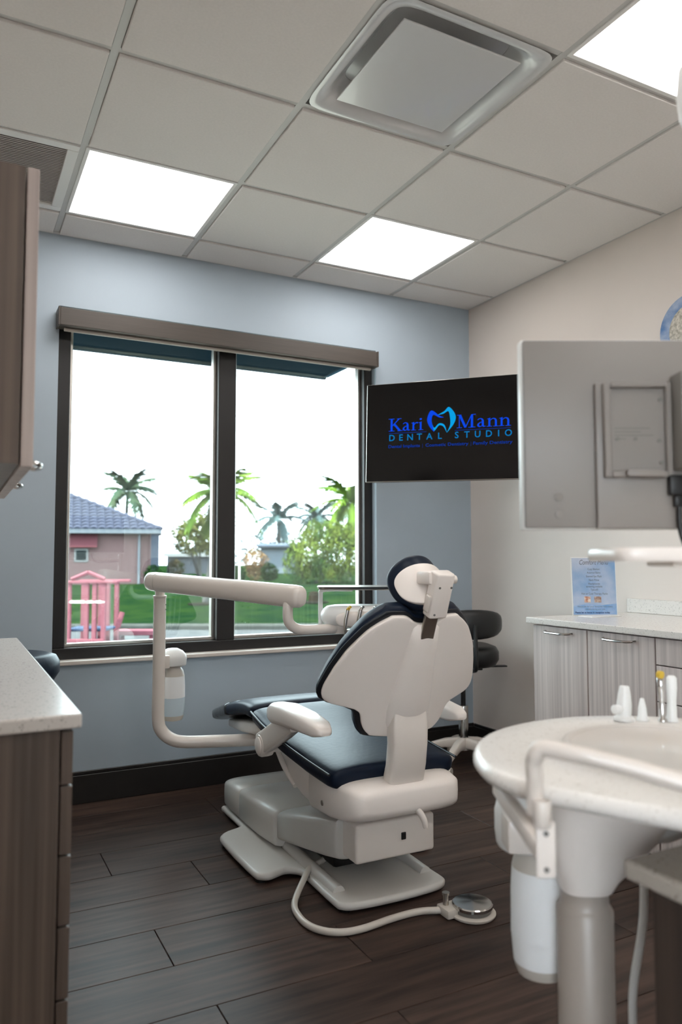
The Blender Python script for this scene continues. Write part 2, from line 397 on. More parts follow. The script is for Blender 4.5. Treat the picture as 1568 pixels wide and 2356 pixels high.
# ------------------------------------------------------------------ cabinets
def pull(bm, p0, p1, out, r=.0045):
    """arched bar pull from p0 to p1 standing off along out"""
    a, b_, o = Vector(p0), Vector(p1), Vector(out)
    tube(bm, [a, a.lerp(b_, .12)+o*.8, a.lerp(b_, .5)+o, a.lerp(b_, .88)+o*.8, b_], r, 8, 6)
def drawer_unit(label, name, x_front, x_back, y0, y1, z_top, gaps, sgn, mt, group=None, pulls='bar', toe=.09):
    """base cabinet whose fronts face sgn*x ; y0 > y1"""
    t = thing(name, label, 'cabinet', ((x_front+x_back)/2, (y0+y1)/2, 0), group)
    xi = x_front-sgn*.020
    xa, xb = sorted((xi-sgn*.003, x_back))
    obj('body', box(B(), xa, xb, y1, y0, toe, z_top), mt, t)
    xa2, xb2 = sorted((xi-sgn*.06, x_back)); obj('toe_kick', box(B(), xa2, xb2, y1+.01, y0-.01, 0, toe), 'gap', t)
    f0, f1 = sorted((xi, x_front))
    zz = [z_top-.003]+gaps+[toe]
    for za, zb_ in zip(zz, zz[1:]):
        d = obj('drawer' if len(gaps) else 'door', box(B(), f0, f1, y1+.0022, y0-.0022, zb_+.002, za-.002, .001, 1), mt, t)
        b = B(); yc = (y0+y1)/2
        if pulls == 'tab': box(b, min(x_front-sgn*.002, x_front+sgn*.012), max(x_front-sgn*.002, x_front+sgn*.012), y1+.10, y0-.02, za-.006, za-.002)
        else: pull(b, (x_front, yc-.075, za-.022), (x_front, yc+.075, za-.022), (sgn*.028, 0, -.004))
        obj('handle', b, 'chrome', d, 40)
    return t
# left counter
drawer_unit('walnut drawer cabinet at the left edge under the stone counter, end panel facing out', 'drawer_cabinet', -2.590, XL+.005, -1.78, -2.25, .814, [.713, .590, .467, .341, .217], 1, 'lam_dark', pulls='tab')
drawer_unit('walnut door cabinet under the left counter, behind the drawer cabinet', 'base_cabinet', -2.590, XL+.005, -.79, -1.778, .814, [], 1, 'lam_dark')
tag(obj('countertop', box(B(), XL+.002, -2.577, -2.262, -.772, .815, .841, .004), 'quartz', None), 'speckled pale stone countertop on the walnut cabinets at the left edge', 'countertop')
# left wall cabinet
t = thing('wall_cabinet', 'taupe wood wall cabinet with chrome door pulls high at the left edge', 'cabinet', (-2.95, -1.9, 1.29), None)
UY0, UY1 = -2.25, -1.45
obj('body', box(B(), XL+.005, -2.693, UY0, UY1, 1.288, 1.835), mat('upper_laminate', rgb(116,101,91), .42, col2=rgb(94,82,74), nscale=3.0, stretch=(22,22,.35)), t)
for ya, yb in ((-2.25, -1.852), (-1.848, -1.45)):
    d = obj('door', box(B(), -2.690, -2.669, ya, yb, 1.284, 1.835, .001, 1), 'lam', t)
    yc = ya+.06 if ya < -2 else yb-.30
    b = B(); pull(b, (-2.669, yc-.0, 1.300), (-2.669, yc+.10, 1.300), (.022, 0, -.004)); obj('handle', b, 'chrome', d, 40)
# right counter along the beige wall
drawer_unit('pale taupe single door cabinet at the far end of the right counter', 'base_cabinet', -.600, -.003, -1.214, -1.518, .846, [], -1, 'lam')
drawer_unit('pale taupe door cabinet between the end cabinet and the drawers', 'base_cabinet', -.600, -.003, -1.520, -1.836, .846, [], -1, 'lam')
drawer_unit('pale taupe drawer cabinet behind the round table', 'drawer_cabinet', -.600, -.003, -1.838, -2.30, .846, [.748, .622, .496, .37, .24], -1, 'lam')
t = thing('countertop', 'speckled grey quartz countertop with a short backsplash on the right wall', 'countertop', (-.31, -1.8, .847))
obj('slab', box(B(), -.622, -.002, -2.32, -1.195, .847, .872, .003), 'quartz_g', t)
obj('backsplash', box(B(), -.022, -.002, -2.32, -1.195, .8725, .935, .002), 'quartz_g', t)
for o in t.children: o.data.materials.clear(); o.data.materials.append(M['quartz'])
# near cabinet, bottom right
t = drawer_unit('dark brown cabinet with chrome pull at the bottom right corner', 'island_cabinet', -1.925, -1.36, -2.945, -3.35, .672, [], -1, 'lam_brown')
drawer_unit('dark brown cabinet behind the viewer side of the bottom right cabinet, mostly out of view', 'island_cabinet', -1.925, -1.36, -3.352, -3.80, .672, [], -1, 'lam_brown')
tag(obj('countertop', box(B(), -1.951, -1.35, -3.82, -2.920, .673, .700, .006), 'quartz_g'), 'grey speckled stone countertop at the bottom right corner', 'countertop')

# ------------------------------------------------------------------ television on a wall arm
tvc = Vector((-.577, -.593, 1.769)); ro = math.radians(-1.15)
tu0 = Vector((.6375, -.7705, 0)); tn = Vector((-.7705, -.6375, 0)); tz = Vector((0,0,1))
tu = tu0*math.cos(ro)+tz*math.sin(ro); tvv = -tu0*math.sin(ro)+tz*math.cos(ro)
TV = frame(tvc, tu, tvv, tn)
t = thing('television', 'black wall mounted television showing a blue dental studio logo', 'television', tvc)
obj('body', box(B(), -.447, .447, -.258, .258, -.035, -.002, .004, mtx=TV), 'blackp', t)
obj('bezel', box(B(), -.4475, .4475, -.2585, .2585, -.012, .0, .002, 1, mtx=TV), 'steel', t)
scr = obj('screen', box(B(), -.444, .444, -.2545, .2565, -.001, .0022, mtx=TV), 'screen', t)
b = B(); box(b, -.16, .16, -.13, .13, -.055, -.035, mtx=TV); tube(b, [TV @ Vector((0,0,-.05)), TV @ Vector((.05,0,-.22)), Vector((-.20,-.35,1.765)), Vector((-.02,-.62,1.765))], .022, 10, smooth=False); box(b, -.02, -.001, -.72, -.52, 1.64, 1.89); obj('wall_arm', b, 'blackp', t)
def flat(name, polys, mt, parent, X, z=.0028):
    b = B()
    for p in polys:
        vs_ = [b.verts.new(X @ Vector((x, y, z))) for x, y in p]
        try: f = b.faces.new(vs_)
        except ValueError: continue
    bmesh.ops.triangulate(b, faces=b.faces[:])
    o = obj(name, b, mt, parent); return o
def text(name, s, size, x, y, mt, parent, X, width=None, z=.0028, align='LEFT', space=1.0, thick=0, shear=0):
    cu = bpy.data.curves.new(name, 'FONT'); cu.body = s; cu.size = size; cu.align_x = align; cu.space_character = space; cu.offset = thick; cu.resolution_u = 3; cu.shear = shear
    tmp = bpy.data.objects.new('tmp', cu); C.objects.link(tmp)
    dg = bpy.context.evaluated_depsgraph_get(); me = bpy.data.meshes.new_from_object(tmp.evaluated_get(dg))
    bpy.data.objects.remove(tmp); bpy.data.curves.remove(cu)
    xs_ = [v.co.x for v in me.vertices]; k = width/(max(xs_)-min(xs_)) if width else 1
    off = 0 if align == 'LEFT' else 0
    x_min = min(xs_)
    for v in me.vertices:
        vx = (v.co.x-x_min)*k if align == 'LEFT' else v.co.x*k
        v.co = X @ Vector((x+vx, y+v.co.y, z))
    me.materials.clear(); me.materials.append(M[mt] if isinstance(mt, str) else mt)
    o = bpy.data.objects.new(name, me); C.objects.link(o); o.parent = parent
    if parent.type == 'EMPTY': o.matrix_parent_inverse = Matrix.Translation(-parent.location)
    return o
# serif capitals and minuscules drawn as strokes (unit = capital height)
def stroke(pts, ws):
    P = [Vector((*p, 0)) for p in pts]; L_, R__ = [], []
    for i, p in enumerate(P):
        d = (P[min(i+1,len(P)-1)]-P[max(i-1,0)]).normalized(); nrm = Vector((-d.y, d.x, 0)); wv = ws[i] if isinstance(ws, (list,tuple)) else ws
        L_.append(p+nrm*wv/2); R__.append(p-nrm*wv/2)
    return [[(a.x,a.y),(b_.x,b_.y),(c_.x,c_.y),(d_.x,d_.y)] for a, b_, c_, d_ in zip(L_, L_[1:], R__[1:], R__)]
def arc(cx, cy, rx, ry, a0, a1, n=14): return [(cx+rx*math.cos(math.radians(a0+(a1-a0)*k/n)), cy+ry*math.sin(math.radians(a0+(a1-a0)*k/n))) for k in range(n+1)]
def R4(x0, x1, y0, y1): return [(x0,y0),(x1,y0),(x1,y1),(x0,y1)]
GL = {}
GL['K'] = (.86, [R4(.12,.25,0,1), R4(0,.37,0,.045), R4(0,.37,.955,1)]+stroke([(.25,.44),(.66,.97)], .06)+stroke([(.36,.56),(.72,.03)], .14)+[R4(.52,.82,.955,1), R4(.56,.90,0,.045)])
GL['a'] = (.58, stroke([(.07,.53),(.12,.60),(.22,.64),(.31,.60),(.355,.50),(.36,.12),(.40,.04),(.52,.05)], [.05,.06,.06,.09,.12,.12,.10,.04])+stroke([(.36,.39),(.20,.33),(.10,.22),(.10,.10),(.18,.03),(.28,.06),(.36,.14)], [.04,.06,.09,.12,.08,.05,.04]))
GL['r'] = (.46, [R4(.09,.20,0,.62), R4(0,.31,0,.04), [(0,.58),(.2,.66),(.2,.60),(.05,.55)]]+stroke([(.20,.44),(.27,.57),(.36,.60),(.43,.57)], [.04,.06,.09,.11]))
GL['i'] = (.32, [R4(.09,.20,0,.62), R4(0,.30,0,.04), [(0,.58),(.2,.66),(.2,.60),(.05,.55)], arc(.145,.86,.075,.075,0,345,12)])
GL['M'] = (1.12, [R4(0,.30,0,.045), R4(.66,1.06,0,.045), R4(0,.26,.955,1), R4(.84,1.08,.955,1), R4(.12,.165,0,.97), R4(.80,.93,0,.97)]+stroke([(.17,.98),(.50,.02)], .14)+stroke([(.50,.02),(.85,.98)], .05))
GL['n'] = (.68, [R4(.09,.20,0,.62), R4(0,.29,0,.04), [(0,.58),(.2,.66),(.2,.60),(.05,.55)], R4(.36,.66,0,.04)]+stroke([(.20,.46),(.28,.57),(.38,.60),(.47,.55),(.51,.44),(.51,0)], [.03,.05,.08,.10,.11,.11]))
def word(s, x, y, h, width):
    tot = sum(GL[c][0] for c in s); k = width/tot; out = []; px_ = x
    for c in s:
        wd, ps = GL[c]
        for p in ps: out.append([(px_+a*k, y+b_*h) for a, b_ in p])
        px_ += wd*k
    return out
flat('logo_word', word('Kari', -.322, .0055, .066, .188), 'logo_dark', scr, TV)
flat('logo_word', word('Mann', .040, .0055, .067, .272), 'logo_dark', scr, TV)
flat('logo_rule', [R4(-.320,-.118,-.0062,-.0040)], 'logo_dim', scr, TV); flat('logo_rule', [R4(.030,.310,-.0062,-.0040)], 'logo_dim', scr, TV)
tr = lambda pts: [(x, y+.0) for x, y in pts]
def cm2(pts): return [(p.x, p.y) for p in catmull([(x, y, 0) for x, y in pts], 5, True)]
def band(a, b_):
    A = catmull([(x,y,0) for x,y in a], 8); D = catmull([(x,y,0) for x,y in b_], 8)
    return [[(A[k].x,A[k].y),(A[k+1].x,A[k+1].y),(D[k+1].x,D[k+1].y),(D[k].x,D[k].y)] for k in range(len(A)-1)]
flat('logo_tooth', band([(-.0283,.0650),(-.052,.0755),(-.0931,.1030),(-.1146,.063),(-.1055,.026),(-.0787,-.0075)], [(-.0283,.0635),(-.052,.0650),(-.0816,.0800),(-.0912,.0567),(-.0867,.029),(-.0730,.0040)]), 'logo_dark', scr, TV)
flat('logo_tooth', band([(-.0583,.0790),(-.0257,.0955),(-.0001,.1155),(.0325,.0735),(.0265,.0323),(-.0100,-.0140)], [(-.0583,.0780),(-.0304,.0825),(-.005,.0940),(.0039,.0655),(.0058,.0247),(-.0112,-.0140)]), 'logo_light', scr, TV, .0030)
flat('logo_root', band([(-.0887,.031),(-.0766,.0135),(-.0564,.0320),(-.0402,.0345),(-.0218,.0228),(-.0107,-.0140)], [(-.0850,.026),(-.0766,-.0020),(-.0542,.0225),(-.0403,.0240),(-.0265,.0140),(-.0115,-.0140)]), 'logo_light', scr, TV, .0032)
for ch, xc in zip('DENTALSTUDIO', (-.304,-.255,-.205,-.155,-.102,-.048,.040,.092,.146,.202,.250,.298)):
    text('logo_letter', ch, .046, xc, -.0445, 'logo_mid', scr, TV, align='CENTER', thick=.0006)
for s, x0, wd in (('Dental Implants', -.322, .170), ('|', -.1385, .0012), ('Cosmetic Dentistry', -.122, .222), ('|', .1125, .0012), ('Family Dentistry', .124, .194)):
    text('logo_tagline', s, .0225, x0, -.0815, 'logo_dim', scr, TV, width=wd, thick=.0003)

# ------------------------------------------------------------------ dental chair
X0 = -1.475
chair = thing('dental_chair', 'white and navy dental patient chair on a low base, seen from behind', 'dental chair', (X0, -1.1, 0))
def sym(half): return [(X0+x, y) for x, y in half]+[(X0-x, y) for x, y in reversed(half)]
half = [(.0,-1.556),(.10,-1.552),(.17,-1.542),(.200,-1.520),(.208,-1.485),(.206,-1.32),(.206,-1.235),(.222,-1.205),(.250,-1.193),(.285,-1.205),(.318,-1.212),(.345,-1.196),(.358,-1.160),(.362,-.98),(.358,-.82),(.345,-.775),(.31,-.745),(.25,-.72),(.235,-.68),(.232,-.47),(.21,-.44),(0,-.43)]
sm = []
for p in catmull([(x,y,0) for x,y in half], 3): sm.append((max(p.x,0), p.y))
outl = [(X0+x, y) for x, y in sm]+[(X0-x, y) for x, y in reversed(sm[1:-1])]
b = B(); prism(b, outl, .010, .036, .012, 3); obj('base_plate', b, 'base_grey', chair, 40)
for sx in (-1, 1):
    b = B(); tube(b, [(X0+sx*.165,-1.02,.045),(X0+sx*.168,-1.25,.040),(X0+sx*.168,-1.45,.034)], .022, 12); obj('base_rib', b, 'base_grey', chair, 60)
for x, y in ((-.17,-1.50),(.17,-1.50),(-.33,-1.17),(.33,-1.17),(-.33,-.82),(.33,-.82)):
    b = B(); lathe(b, [(.02,0),(.02,.011)], (X0+x,y,0), 14); obj('rubber_foot', b, 'blackp', chair)
# front cover blocks
def loft_y(secs, p=5, n=32):
    b = B(); ss = []
    for y, cx, hw, z0, z1 in secs: ss.append(rring(cx, y, (z0+z1)/2, EX, EZ, hw, (z1-z0)/2, p, n))
    rings(b, ss); return b
obj('front_cover', loft_y([(-.425,X0,.17,.05,.115),(-.43,X0,.20,.035,.135),(-.45,X0,.222,.03,.152),(-.52,X0,.23,.03,.165),(-.655,X0,.232,.03,.170),(-.66,X0,.228,.034,.166)], 7), 'base_grey', chair, 60)
obj('base_cover', loft_y([(-.662,X0,.228,.034,.166),(-.667,X0,.232,.03,.171),(-.85,X0,.233,.03,.178),(-1.02,X0,.228,.04,.185),(-1.03,X0,.222,.045,.180)], 7), 'base_grey', chair, 60)
obj('lift_arm_cover', loft_y([(-1.034,X0,.210,.075,.178),(-1.04,X0,.216,.068,.184),(-1.18,X0,.208,.09,.215),(-1.36,X0,.190,.115,.255),(-1.44,X0,.180,.13,.270),(-1.445,X0,.172,.136,.265)], 7), 'base_grey', chair, 60)
obj('lift_link_shaded', box(B(), X0-.11, X0+.11, -1.30, -1.04, .045, .125, .012), 'blackp', chair, 40)  # coloured black to stand for the shadowed hollow below the rear box
b = B(); box(b, X0-.150, X0+.150, -1.535, -1.40, .145, .268, .010, 3); obj('rear_box', b, 'white2', chair, 40)
b = B(); box(b, X0+.018, X0+.036, -1.539, -1.533, .198, .222, .003); o = obj('power_switch', b, 'blackp', chair)
b = B(); lathe(b, [(.012,0),(.012,.003)], (X0-.012,-1.5345,.210), 20, 'Y'); obj('emblem', b, 'shade_grey', chair, 40)
b = B(); box(b, X0+.10, X0+.135, -1.50, -1.45, .128, .148, .004); obj('bumper', b, 'blackp', chair)
obj('pivot_block', box(B(), X0-.10, X0+.10, -1.50, -1.30, .255, .32, .008), 'shade_grey', chair, 40)
# seat frame and rear housing
obj('seat_frame', loft_y([(-.86,X0,.10,.365,.415),(-.87,X0,.135,.350,.425),(-.95,X0,.165,.325,.440),(-1.08,X0,.190,.292,.435),(-1.22,X0,.204,.268,.425),(-1.30,X0,.208,.262,.420)], 5), 'white', chair, 60)
obj('rear_housing', loft_y([(-1.303,X0,.206,.264,.418),(-1.31,X0,.212,.258,.425),(-1.45,X0,.214,.268,.418),(-1.55,X0,.212,.285,.412),(-1.60,X0,.200,.300,.405),(-1.622,X0,.180,.318,.392),(-1.626,X0,.16,.33,.38)], 6), 'white', chair, 60)
b = B(); lathe(b, [(.009,0),(.009,.003),(.004,.004)], (X0-.214,-1.42,.315), 16, 'X', mtx=Matrix.Translation((X0-.2125,-1.42,.318)) @ Matrix.Rotation(-PI/2,4,'Y')); obj('screw_cap', b, 'steel', chair, 40)
b = B(); tube(b, [(X0+.03,-1.615,.318),(X0+.045,-1.628,.290),(X0+.05,-1.634,.262)], [.010,.011,.008], 10); obj('release_lever', b, 'white2', chair, 60)
# seat and legrest cushions: (y, centre z of the top edge, half width, thickness)
def cushion(name, path, mt, p=4.0, crown=.014, n=36):
    P = catmull([(y, z, 0) for y, z, hw, th in path], 5); N = len(P); ss = []
    for i, q in enumerate(P):
        f = i/(N-1)*(len(path)-1); k = min(int(f), len(path)-2); fr = f-k
        hw = path[k][2]+(path[k+1][2]-path[k][2])*fr; th = path[k][3]+(path[k+1][3]-path[k][3])*fr
        d = (P[min(i+1,N-1)]-P[max(i-1,0)]).normalized(); nv = Vector((0, -d.y, d.x))
        if nv.z < 0: nv = -nv
        e = min(i, N-1-i); sc = (1-(1-min(e/3,1))**3*.45) if e < 3 else 1
        c0 = Vector((X0, q.x, q.y))-nv*th/2
        ring = rring(*c0, EX, nv, hw*(1-(1-sc)*.25), th/2*sc, p, n)
        ss.append(ring)
    b = B(); rings(b, ss); return obj(name, b, mt, chair, 70)
seat_path = [(-1.545,.455,.225,.075),(-1.50,.462,.238,.085),(-1.35,.474,.244,.088),(-1.15,.492,.248,.085),(-1.0,.512,.250,.08),(-.90,.528,.248,.075),(-.835,.535,.244,.07)]
cushion('seat_cushion', seat_path, 'navy')
leg_path = [(-.828,.540,.240,.075),(-.74,.541,.236,.074),(-.62,.526,.228,.070),(-.50,.500,.224,.066),(-.38,.466,.220,.062),(-.25,.428,.214,.058)]
cushion('legrest_cushion', leg_path, 'navy')
b = B(); tube(b, [(X0-.243,-1.53,.438),(X0-.251,-1.35,.452),(X0-.255,-1.15,.470),(X0-.256,-1.0,.490),(X0-.253,-.90,.507),(X0-.247,-.84,.514)], .0042, 8); obj('seat_piping', b, 'piping', chair, 60); b = B(); tube(b, [(X0+.243,-1.53,.438),(X0+.251,-1.35,.452),(X0+.255,-1.15,.470),(X0+.256,-1.0,.490),(X0+.253,-.90,.507),(X0+.247,-.84,.514)], .0042, 8); obj('seat_piping', b, 'piping', chair, 60)
cov = mat('smoky_foot_cover', rgb(44,47,52), .22, bump=.9, bscale=26, coat=.3)
cushion('foot_cover', [(-.46,.494,.229,.071),(-.42,.482,.227,.070),(-.34,.458,.223,.068),(-.26,.434,.219,.066),(-.228,.424,.215,.064)], cov)
b = B(); prism(b, [(X0-.185,-.24),(X0+.185,-.24),(X0+.15,-.165),(X0+.07,-.145),(X0-.07,-.145),(X0-.15,-.165)], .398, .408, .003); obj('toe_pad', b, 'navy', chair, 40)
obj('legrest_panel', loft_y([(-.30,X0,.13,.352,.372),(-.32,X0,.16,.345,.385),(-.55,X0,.185,.365,.425),(-.78,X0,.19,.395,.455),(-.84,X0,.18,.40,.45)], 6), 'white2', chair, 60)
# backrest
wt = [(.545,.118),(.552,.128),(.565,.140),(.584,.150),(.615,.158),(.636,.166),(.650,.185),(.658,.225),(.667,.262),(.682,.283),(.700,.290),(.722,.288),(.778,.268),(.834,.240),(.870,.212),(.900,.186),(.925,.150),(.940,.118)]
def SB(s, z): return Vector((X0+s, -1.600-.40*(z-.6)+.90*s*s, z))
def NB(s): return Vector((-1.8*s, 1, .40)).normalized()
def smoothw(z, r=.008): return sum(interp(wt, z+d*r) for d in (-1,-.5,0,.5,1))/5
def pillow(name, z0, z1, grow, c, h, mt, px=7, rows=56, cols=40, notch=.026):
    b = B(); zs = [z0+(z1-z0)*(0.5-0.5*math.cos(PI*k/rows)) for k in range(rows+1)]; zm = (.545+.940)/2
    k_ = (z1-z0)/(.940-.545); front, back = [], []
    for i, z in enumerate(zs):
        zo = zm+(z-(z0+z1)/2)/k_; wv = smoothw(zo)+grow; rf, rb = [], []
        tt = 2*i/rows-1; tt = -math.cos(PI*i/rows)
        et = (max(0, 1-abs(tt)**px))**(1/px)
        for j in range(cols+1):
            a = -math.cos(PI*j/cols); s = a*wv
            ea = (max(0, 1-abs(a)**px))**(1/px)
            dz = -notch*math.exp(-(s/.058)**4)*max(0, (zo-.80)/.14)**2 if zo > .80 else 0
            if zo < .60: dz += .010*(s/.12)**2*(.60-zo)/.055
            P = SB(s, z+dz); nn = NB(s); e = et*ea
            rf.append(b.verts.new(P+nn*(c+h*e))); rb.append(b.verts.new(P+nn*(c-h*e)))
        front.append(rf); back.append(rb)
    for g in (front, back):
        for i in range(rows):
            for j in range(cols): b.faces.new((g[i][j], g[i][j+1], g[i+1][j+1], g[i+1][j]))
    bmesh.ops.remove_doubles(b, verts=b.verts, dist=1e-5)
    return obj(name, b, mt, chair, 80)
pillow('backrest_shell', .545, .940, 0, .010, .012, 'white', 9)
bc = pillow('backrest_cushion', .524, .960, .016, .052, .036, 'navy', 5)
pillow('backrest_piping', .534, .951, .0145, .022, .006, 'piping', 5, 40, 28)
# spine on the back of the shell
def spine():
    b = B(); ss = []
    for z, hw, pr_ in ((.915,.040,.004),(.905,.052,.012),(.86,.056,.022),(.78,.066,.024),(.70,.078,.028),(.64,.084,.029),(.60,.080,.024),(.575,.070,.015),(.555,.06,.006)):
        p = SB(0, z); n_ = -NB(0); ring = []
        for k in range(17):
            a = -1+2*k/16; s = a*hw; q = SB(s, z)-NB(s)*(-.004)
            ring.append(q+n_*(pr_*(1-abs(a)**3)**.7+.002))
        for k in range(16, -1, -1):
            a = -1+2*k/16; ring.append(SB(a*hw, z)+NB(a*hw)*.012)
        ss.append(ring)
    rings(b, ss); return b
obj('spine_cover', spine(), 'white', chair, 75)
b = B(); ss = []
for y, z, hw, th in ((-1.575,.395,.066,.03),(-1.578,.405,.066,.03),(-1.596,.46,.064,.03),(-1.606,.53,.064,.03),(-1.606,.585,.066,.03),(-1.612,.64,.060,.02)): ss.append(rring(X0, y, z, EX, EY, hw, th, 6, 28))
rings(b, ss); obj('back_support', b, 'white2', chair, 60)
b = B(); box(b, -.024, .024, -.006, .006, -.07, .04, .003, mtx=Matrix.Translation((X0,-1.745,.935)) @ Matrix.Rotation(math.radians(22),4,'X')); obj('glide_bar', b, 'steel', chair)
# headrest
hc = Vector((X0+.012, -1.716, 1.046)); ht = math.radians(-30)
hup = Vector((0, -math.sin(ht), math.cos(ht))); hn = Vector((0, math.cos(ht), math.sin(ht)))     # up leans forward, hn points to the front
def head(name, ws, hs, c, h, mt, px, kk=4.2, up=0):
    b = B(); fr, bk = [], []; rows, cols = 30, 40
    for i in range(rows+1):
        tt = -math.cos(PI*i/rows); v = tt*hs; et = max(0, 1-abs(tt)**px)**(1/px); rf, rb = [], []
        wv = ws*max(1e-4, 1-abs(tt)**2.6)**(1/2.6)*(1+.10*tt)
        for j in range(cols+1):
            a = -math.cos(PI*j/cols); s = a*wv; ea = max(0, 1-abs(a)**px)**(1/px)
            P = hc+Vector((s,0,0))+hup*(v+up)+hn*(kk*s*s); nn = (hn-Vector((2*kk*s,0,0))).normalized()
            rf.append(b.verts.new(P+nn*(c+h*ea*et))); rb.append(b.verts.new(P+nn*(c-h*ea*et)))
        fr.append(rf); bk.append(rb)
    for g in (fr, bk):
        for i in range(rows):
            for j in range(cols): b.faces.new((g[i][j], g[i][j+1], g[i+1][j+1], g[i+1][j]))
    bmesh.ops.remove_doubles(b, verts=b.verts, dist=1e-5)
    return obj(name, b, mt, chair, 80)
head('headrest_cushion', .112, .096, .034, .032, 'navy', 4, kk=5.6, up=.012)
head('headrest_shell', .092, .070, .000, .009, 'white', 8, kk=5.6, up=-.006)
# bracket from the glide bar up to the headrest shell
bax = (Vector((X0, -1.800, 1.078))-Vector((X0, -1.752, .950))); bl = bax.length; bax.normalize()
brx = Matrix.Translation((X0+.008, -1.778, 1.010)) @ frame((0,0,0), (1,0,0), tuple(bax.cross(Vector((1,0,0)))), tuple(bax))
b = B(); box(b, -.033, .033, -.022, .022, -bl/2-.005, bl/2+.005, .008, 3, mtx=brx); hb = obj('headrest_bracket', b, 'white', chair, 40)
b = B(); box(b, -.041, -.033, -.016, .012, -.055, .000, .006, 3, mtx=brx); obj('side_cap', b, 'white2', hb, 40)
for x, z in ((-.018,.030),(.024,.030),(-.018,-.058)):
    b = B(); lathe(b, [(.0035,0),(.0035,.002)], mtx=brx @ Matrix.Translation((x, -.0225, z)) @ Matrix.Rotation(PI/2,4,'X'), seg=10); obj('screw', b, 'shade_grey', hb)
b = B(); lathe(b, [(.009,0),(.013,.004),(.013,.016),(.008,.02)], mtx=brx @ Matrix.Translation((.033, 0, .048)) @ Matrix.Rotation(PI/2,4,'Y'), seg=18); obj('tilt_knob', b, 'white2', hb, 40)
b = B(); box(b, X0-.035, X0+.035, -1.790, -1.715, 1.04, 1.08, .008, 2); obj('headrest_mount', b, 'white', chair, 40)
# armrests
def armrest(sx):
    xa = X0+sx*.262; b = B()
    lathe(b, [(.030,-.030),(.040,-.026),(.042,-.012),(.042,.012),(.038,.020),(.030,.022)], mtx=Matrix.Translation((xa, -1.02, .425)) @ Matrix.Rotation(sx*PI/2,4,'Y'), seg=28)
    h = obj('armrest_hub', b, 'white2', chair, 40)
    b = B(); lathe(b, [(.031,0),(.031,.003),(.026,.005)], mtx=Matrix.Translation((xa+sx*.0215, -1.02, .425)) @ Matrix.Rotation(sx*PI/2,4,'Y'), seg=28); obj('hub_cap', b, 'white', h, 40)
    b = B(); ss = []
    for y, z, hh in ((-.995,.425,.040),(-1.06,.452,.042),(-1.15,.495,.042),(-1.24,.530,.034),(-1.30,.548,.02)):
        ss.append(rring(xa, y, z, EX, (0,.45,.89), .018, hh, 6, 20))
    rings(b, ss); obj('armrest_arm', b, 'white2', chair, 50)
    b = B(); ss = []
    for y, z, hw, hh in ((-1.110,.560,.018,.012),(-1.122,.564,.030,.026),(-1.16,.570,.038,.038),(-1.26,.580,.043,.039),(-1.40,.582,.043,.033),(-1.50,.578,.038,.025),(-1.535,.575,.026,.014),(-1.545,.572,.016,.008)):
        ss.append(rring(xa, y, z, EX, EZ, hw, hh, 3.6, 24))
    rings(b, ss); obj('armrest_pad', b, 'white', chair, 70)
armrest(-1); armrest(1)
b = B(); tube(b, [(X0-.20,-1.0,.40),(X0-.195,-1.06,.345),(X0-.19,-1.15,.30)], .010, 10); obj('armrest_strut', b, 'white2', chair, 60)
b = B(); tube(b, [(X0-.255,-1.02,.42),(X0-.15,-1.02,.41)], .022, 14, smooth=False); tube(b, [(X0+.255,-1.02,.42),(X0+.15,-1.02,.41)], .022, 14, smooth=False); obj('armrest_axle', b, 'white2', chair, 50)

# foot pedal with its hose
t = thing('foot_pedal', 'round chrome foot control with beige hose on the floor by the chair base', 'foot pedal', (-1.315, -1.70, 0))
pc = (-1.305, -1.712)
b = B(); lathe(b, [(.070,.002),(.073,.006),(.073,.010),(.066,.014)], (*pc, 0), 40); box(b, -1.400, -1.330, -1.715, -1.650, .002, .030, .006); obj('pedal_base', b, 'bottle_base', t, 40)
b = B(); lathe(b, [(.058,.014),(.058,.026)], (*pc, 0), 40); obj('pedal_ring', b, 'shade_grey', t, 40)
b = B(); lathe(b, [(.062,.026),(.064,.028),(.064,.036),(.060,.039),(.004,.043)], (*pc, 0), 48); obj('pedal_disc', b, 'chrome', t, 25)
b = B(); tube(b, [(-1.378,-1.672,.028),(-1.378,-1.672,.062)], .009, 10, smooth=False); lathe(b, [(.012,0),(.012,.008)], (-1.378,-1.672,.060), 14); obj('toggle', b, 'steel', t, 40)
b = B(); tube(b, [(-1.500,-1.140,.10),(-1.545,-1.18,.052),(-1.602,-1.222,.045),(-1.66,-1.262,.047),(-1.702,-1.309,.040),(-1.780,-1.405,.014),(-1.805,-1.495,.012),(-1.798,-1.578,.012),(-1.752,-1.636,.012),(-1.677,-1.655,.012),(-1.553,-1.640,.012),(-1.455,-1.640,.012),(-1.385,-1.672,.014)], .0105, 12); obj('hose', b, 'bottle_base', t, 60)

# ------------------------------------------------------------------ delivery unit by the window
du = thing('delivery_unit', 'white dental delivery unit with bent post, spring arm and instrument head', 'dental unit', (-2.0, -.48, .35))
b = B(); tube(b, [(-2.0,-.48,.96),(-2.0,-.48,.62),(-2.0,-.48,.45),(-1.985,-.485,.395),(-1.945,-.497,.36),(-1.89,-.515,.347),(-1.75,-.56,.345),(-1.55,-.625,.345)], .0262, 18); obj('post', b, 'white2', du, 60)
b = B(); tube(b, [(-2.0,-.48,.955),(-2.0,-.48,1.0)], .0205, 16, smooth=False); obj('swivel', b, 'white2', du, 60)
b = B(); lathe(b, [(.0262,0),(.0285,.003),(.0285,.010),(.0262,.012)], (-2.0,-.48,.953), 20); obj('collar', b, 'white', du, 40)
b = B(); box(b, X0-.10, X0+.10, -.70, -.55, .315, .375, .01); obj('chair_mount', b, 'white2', du, 40)
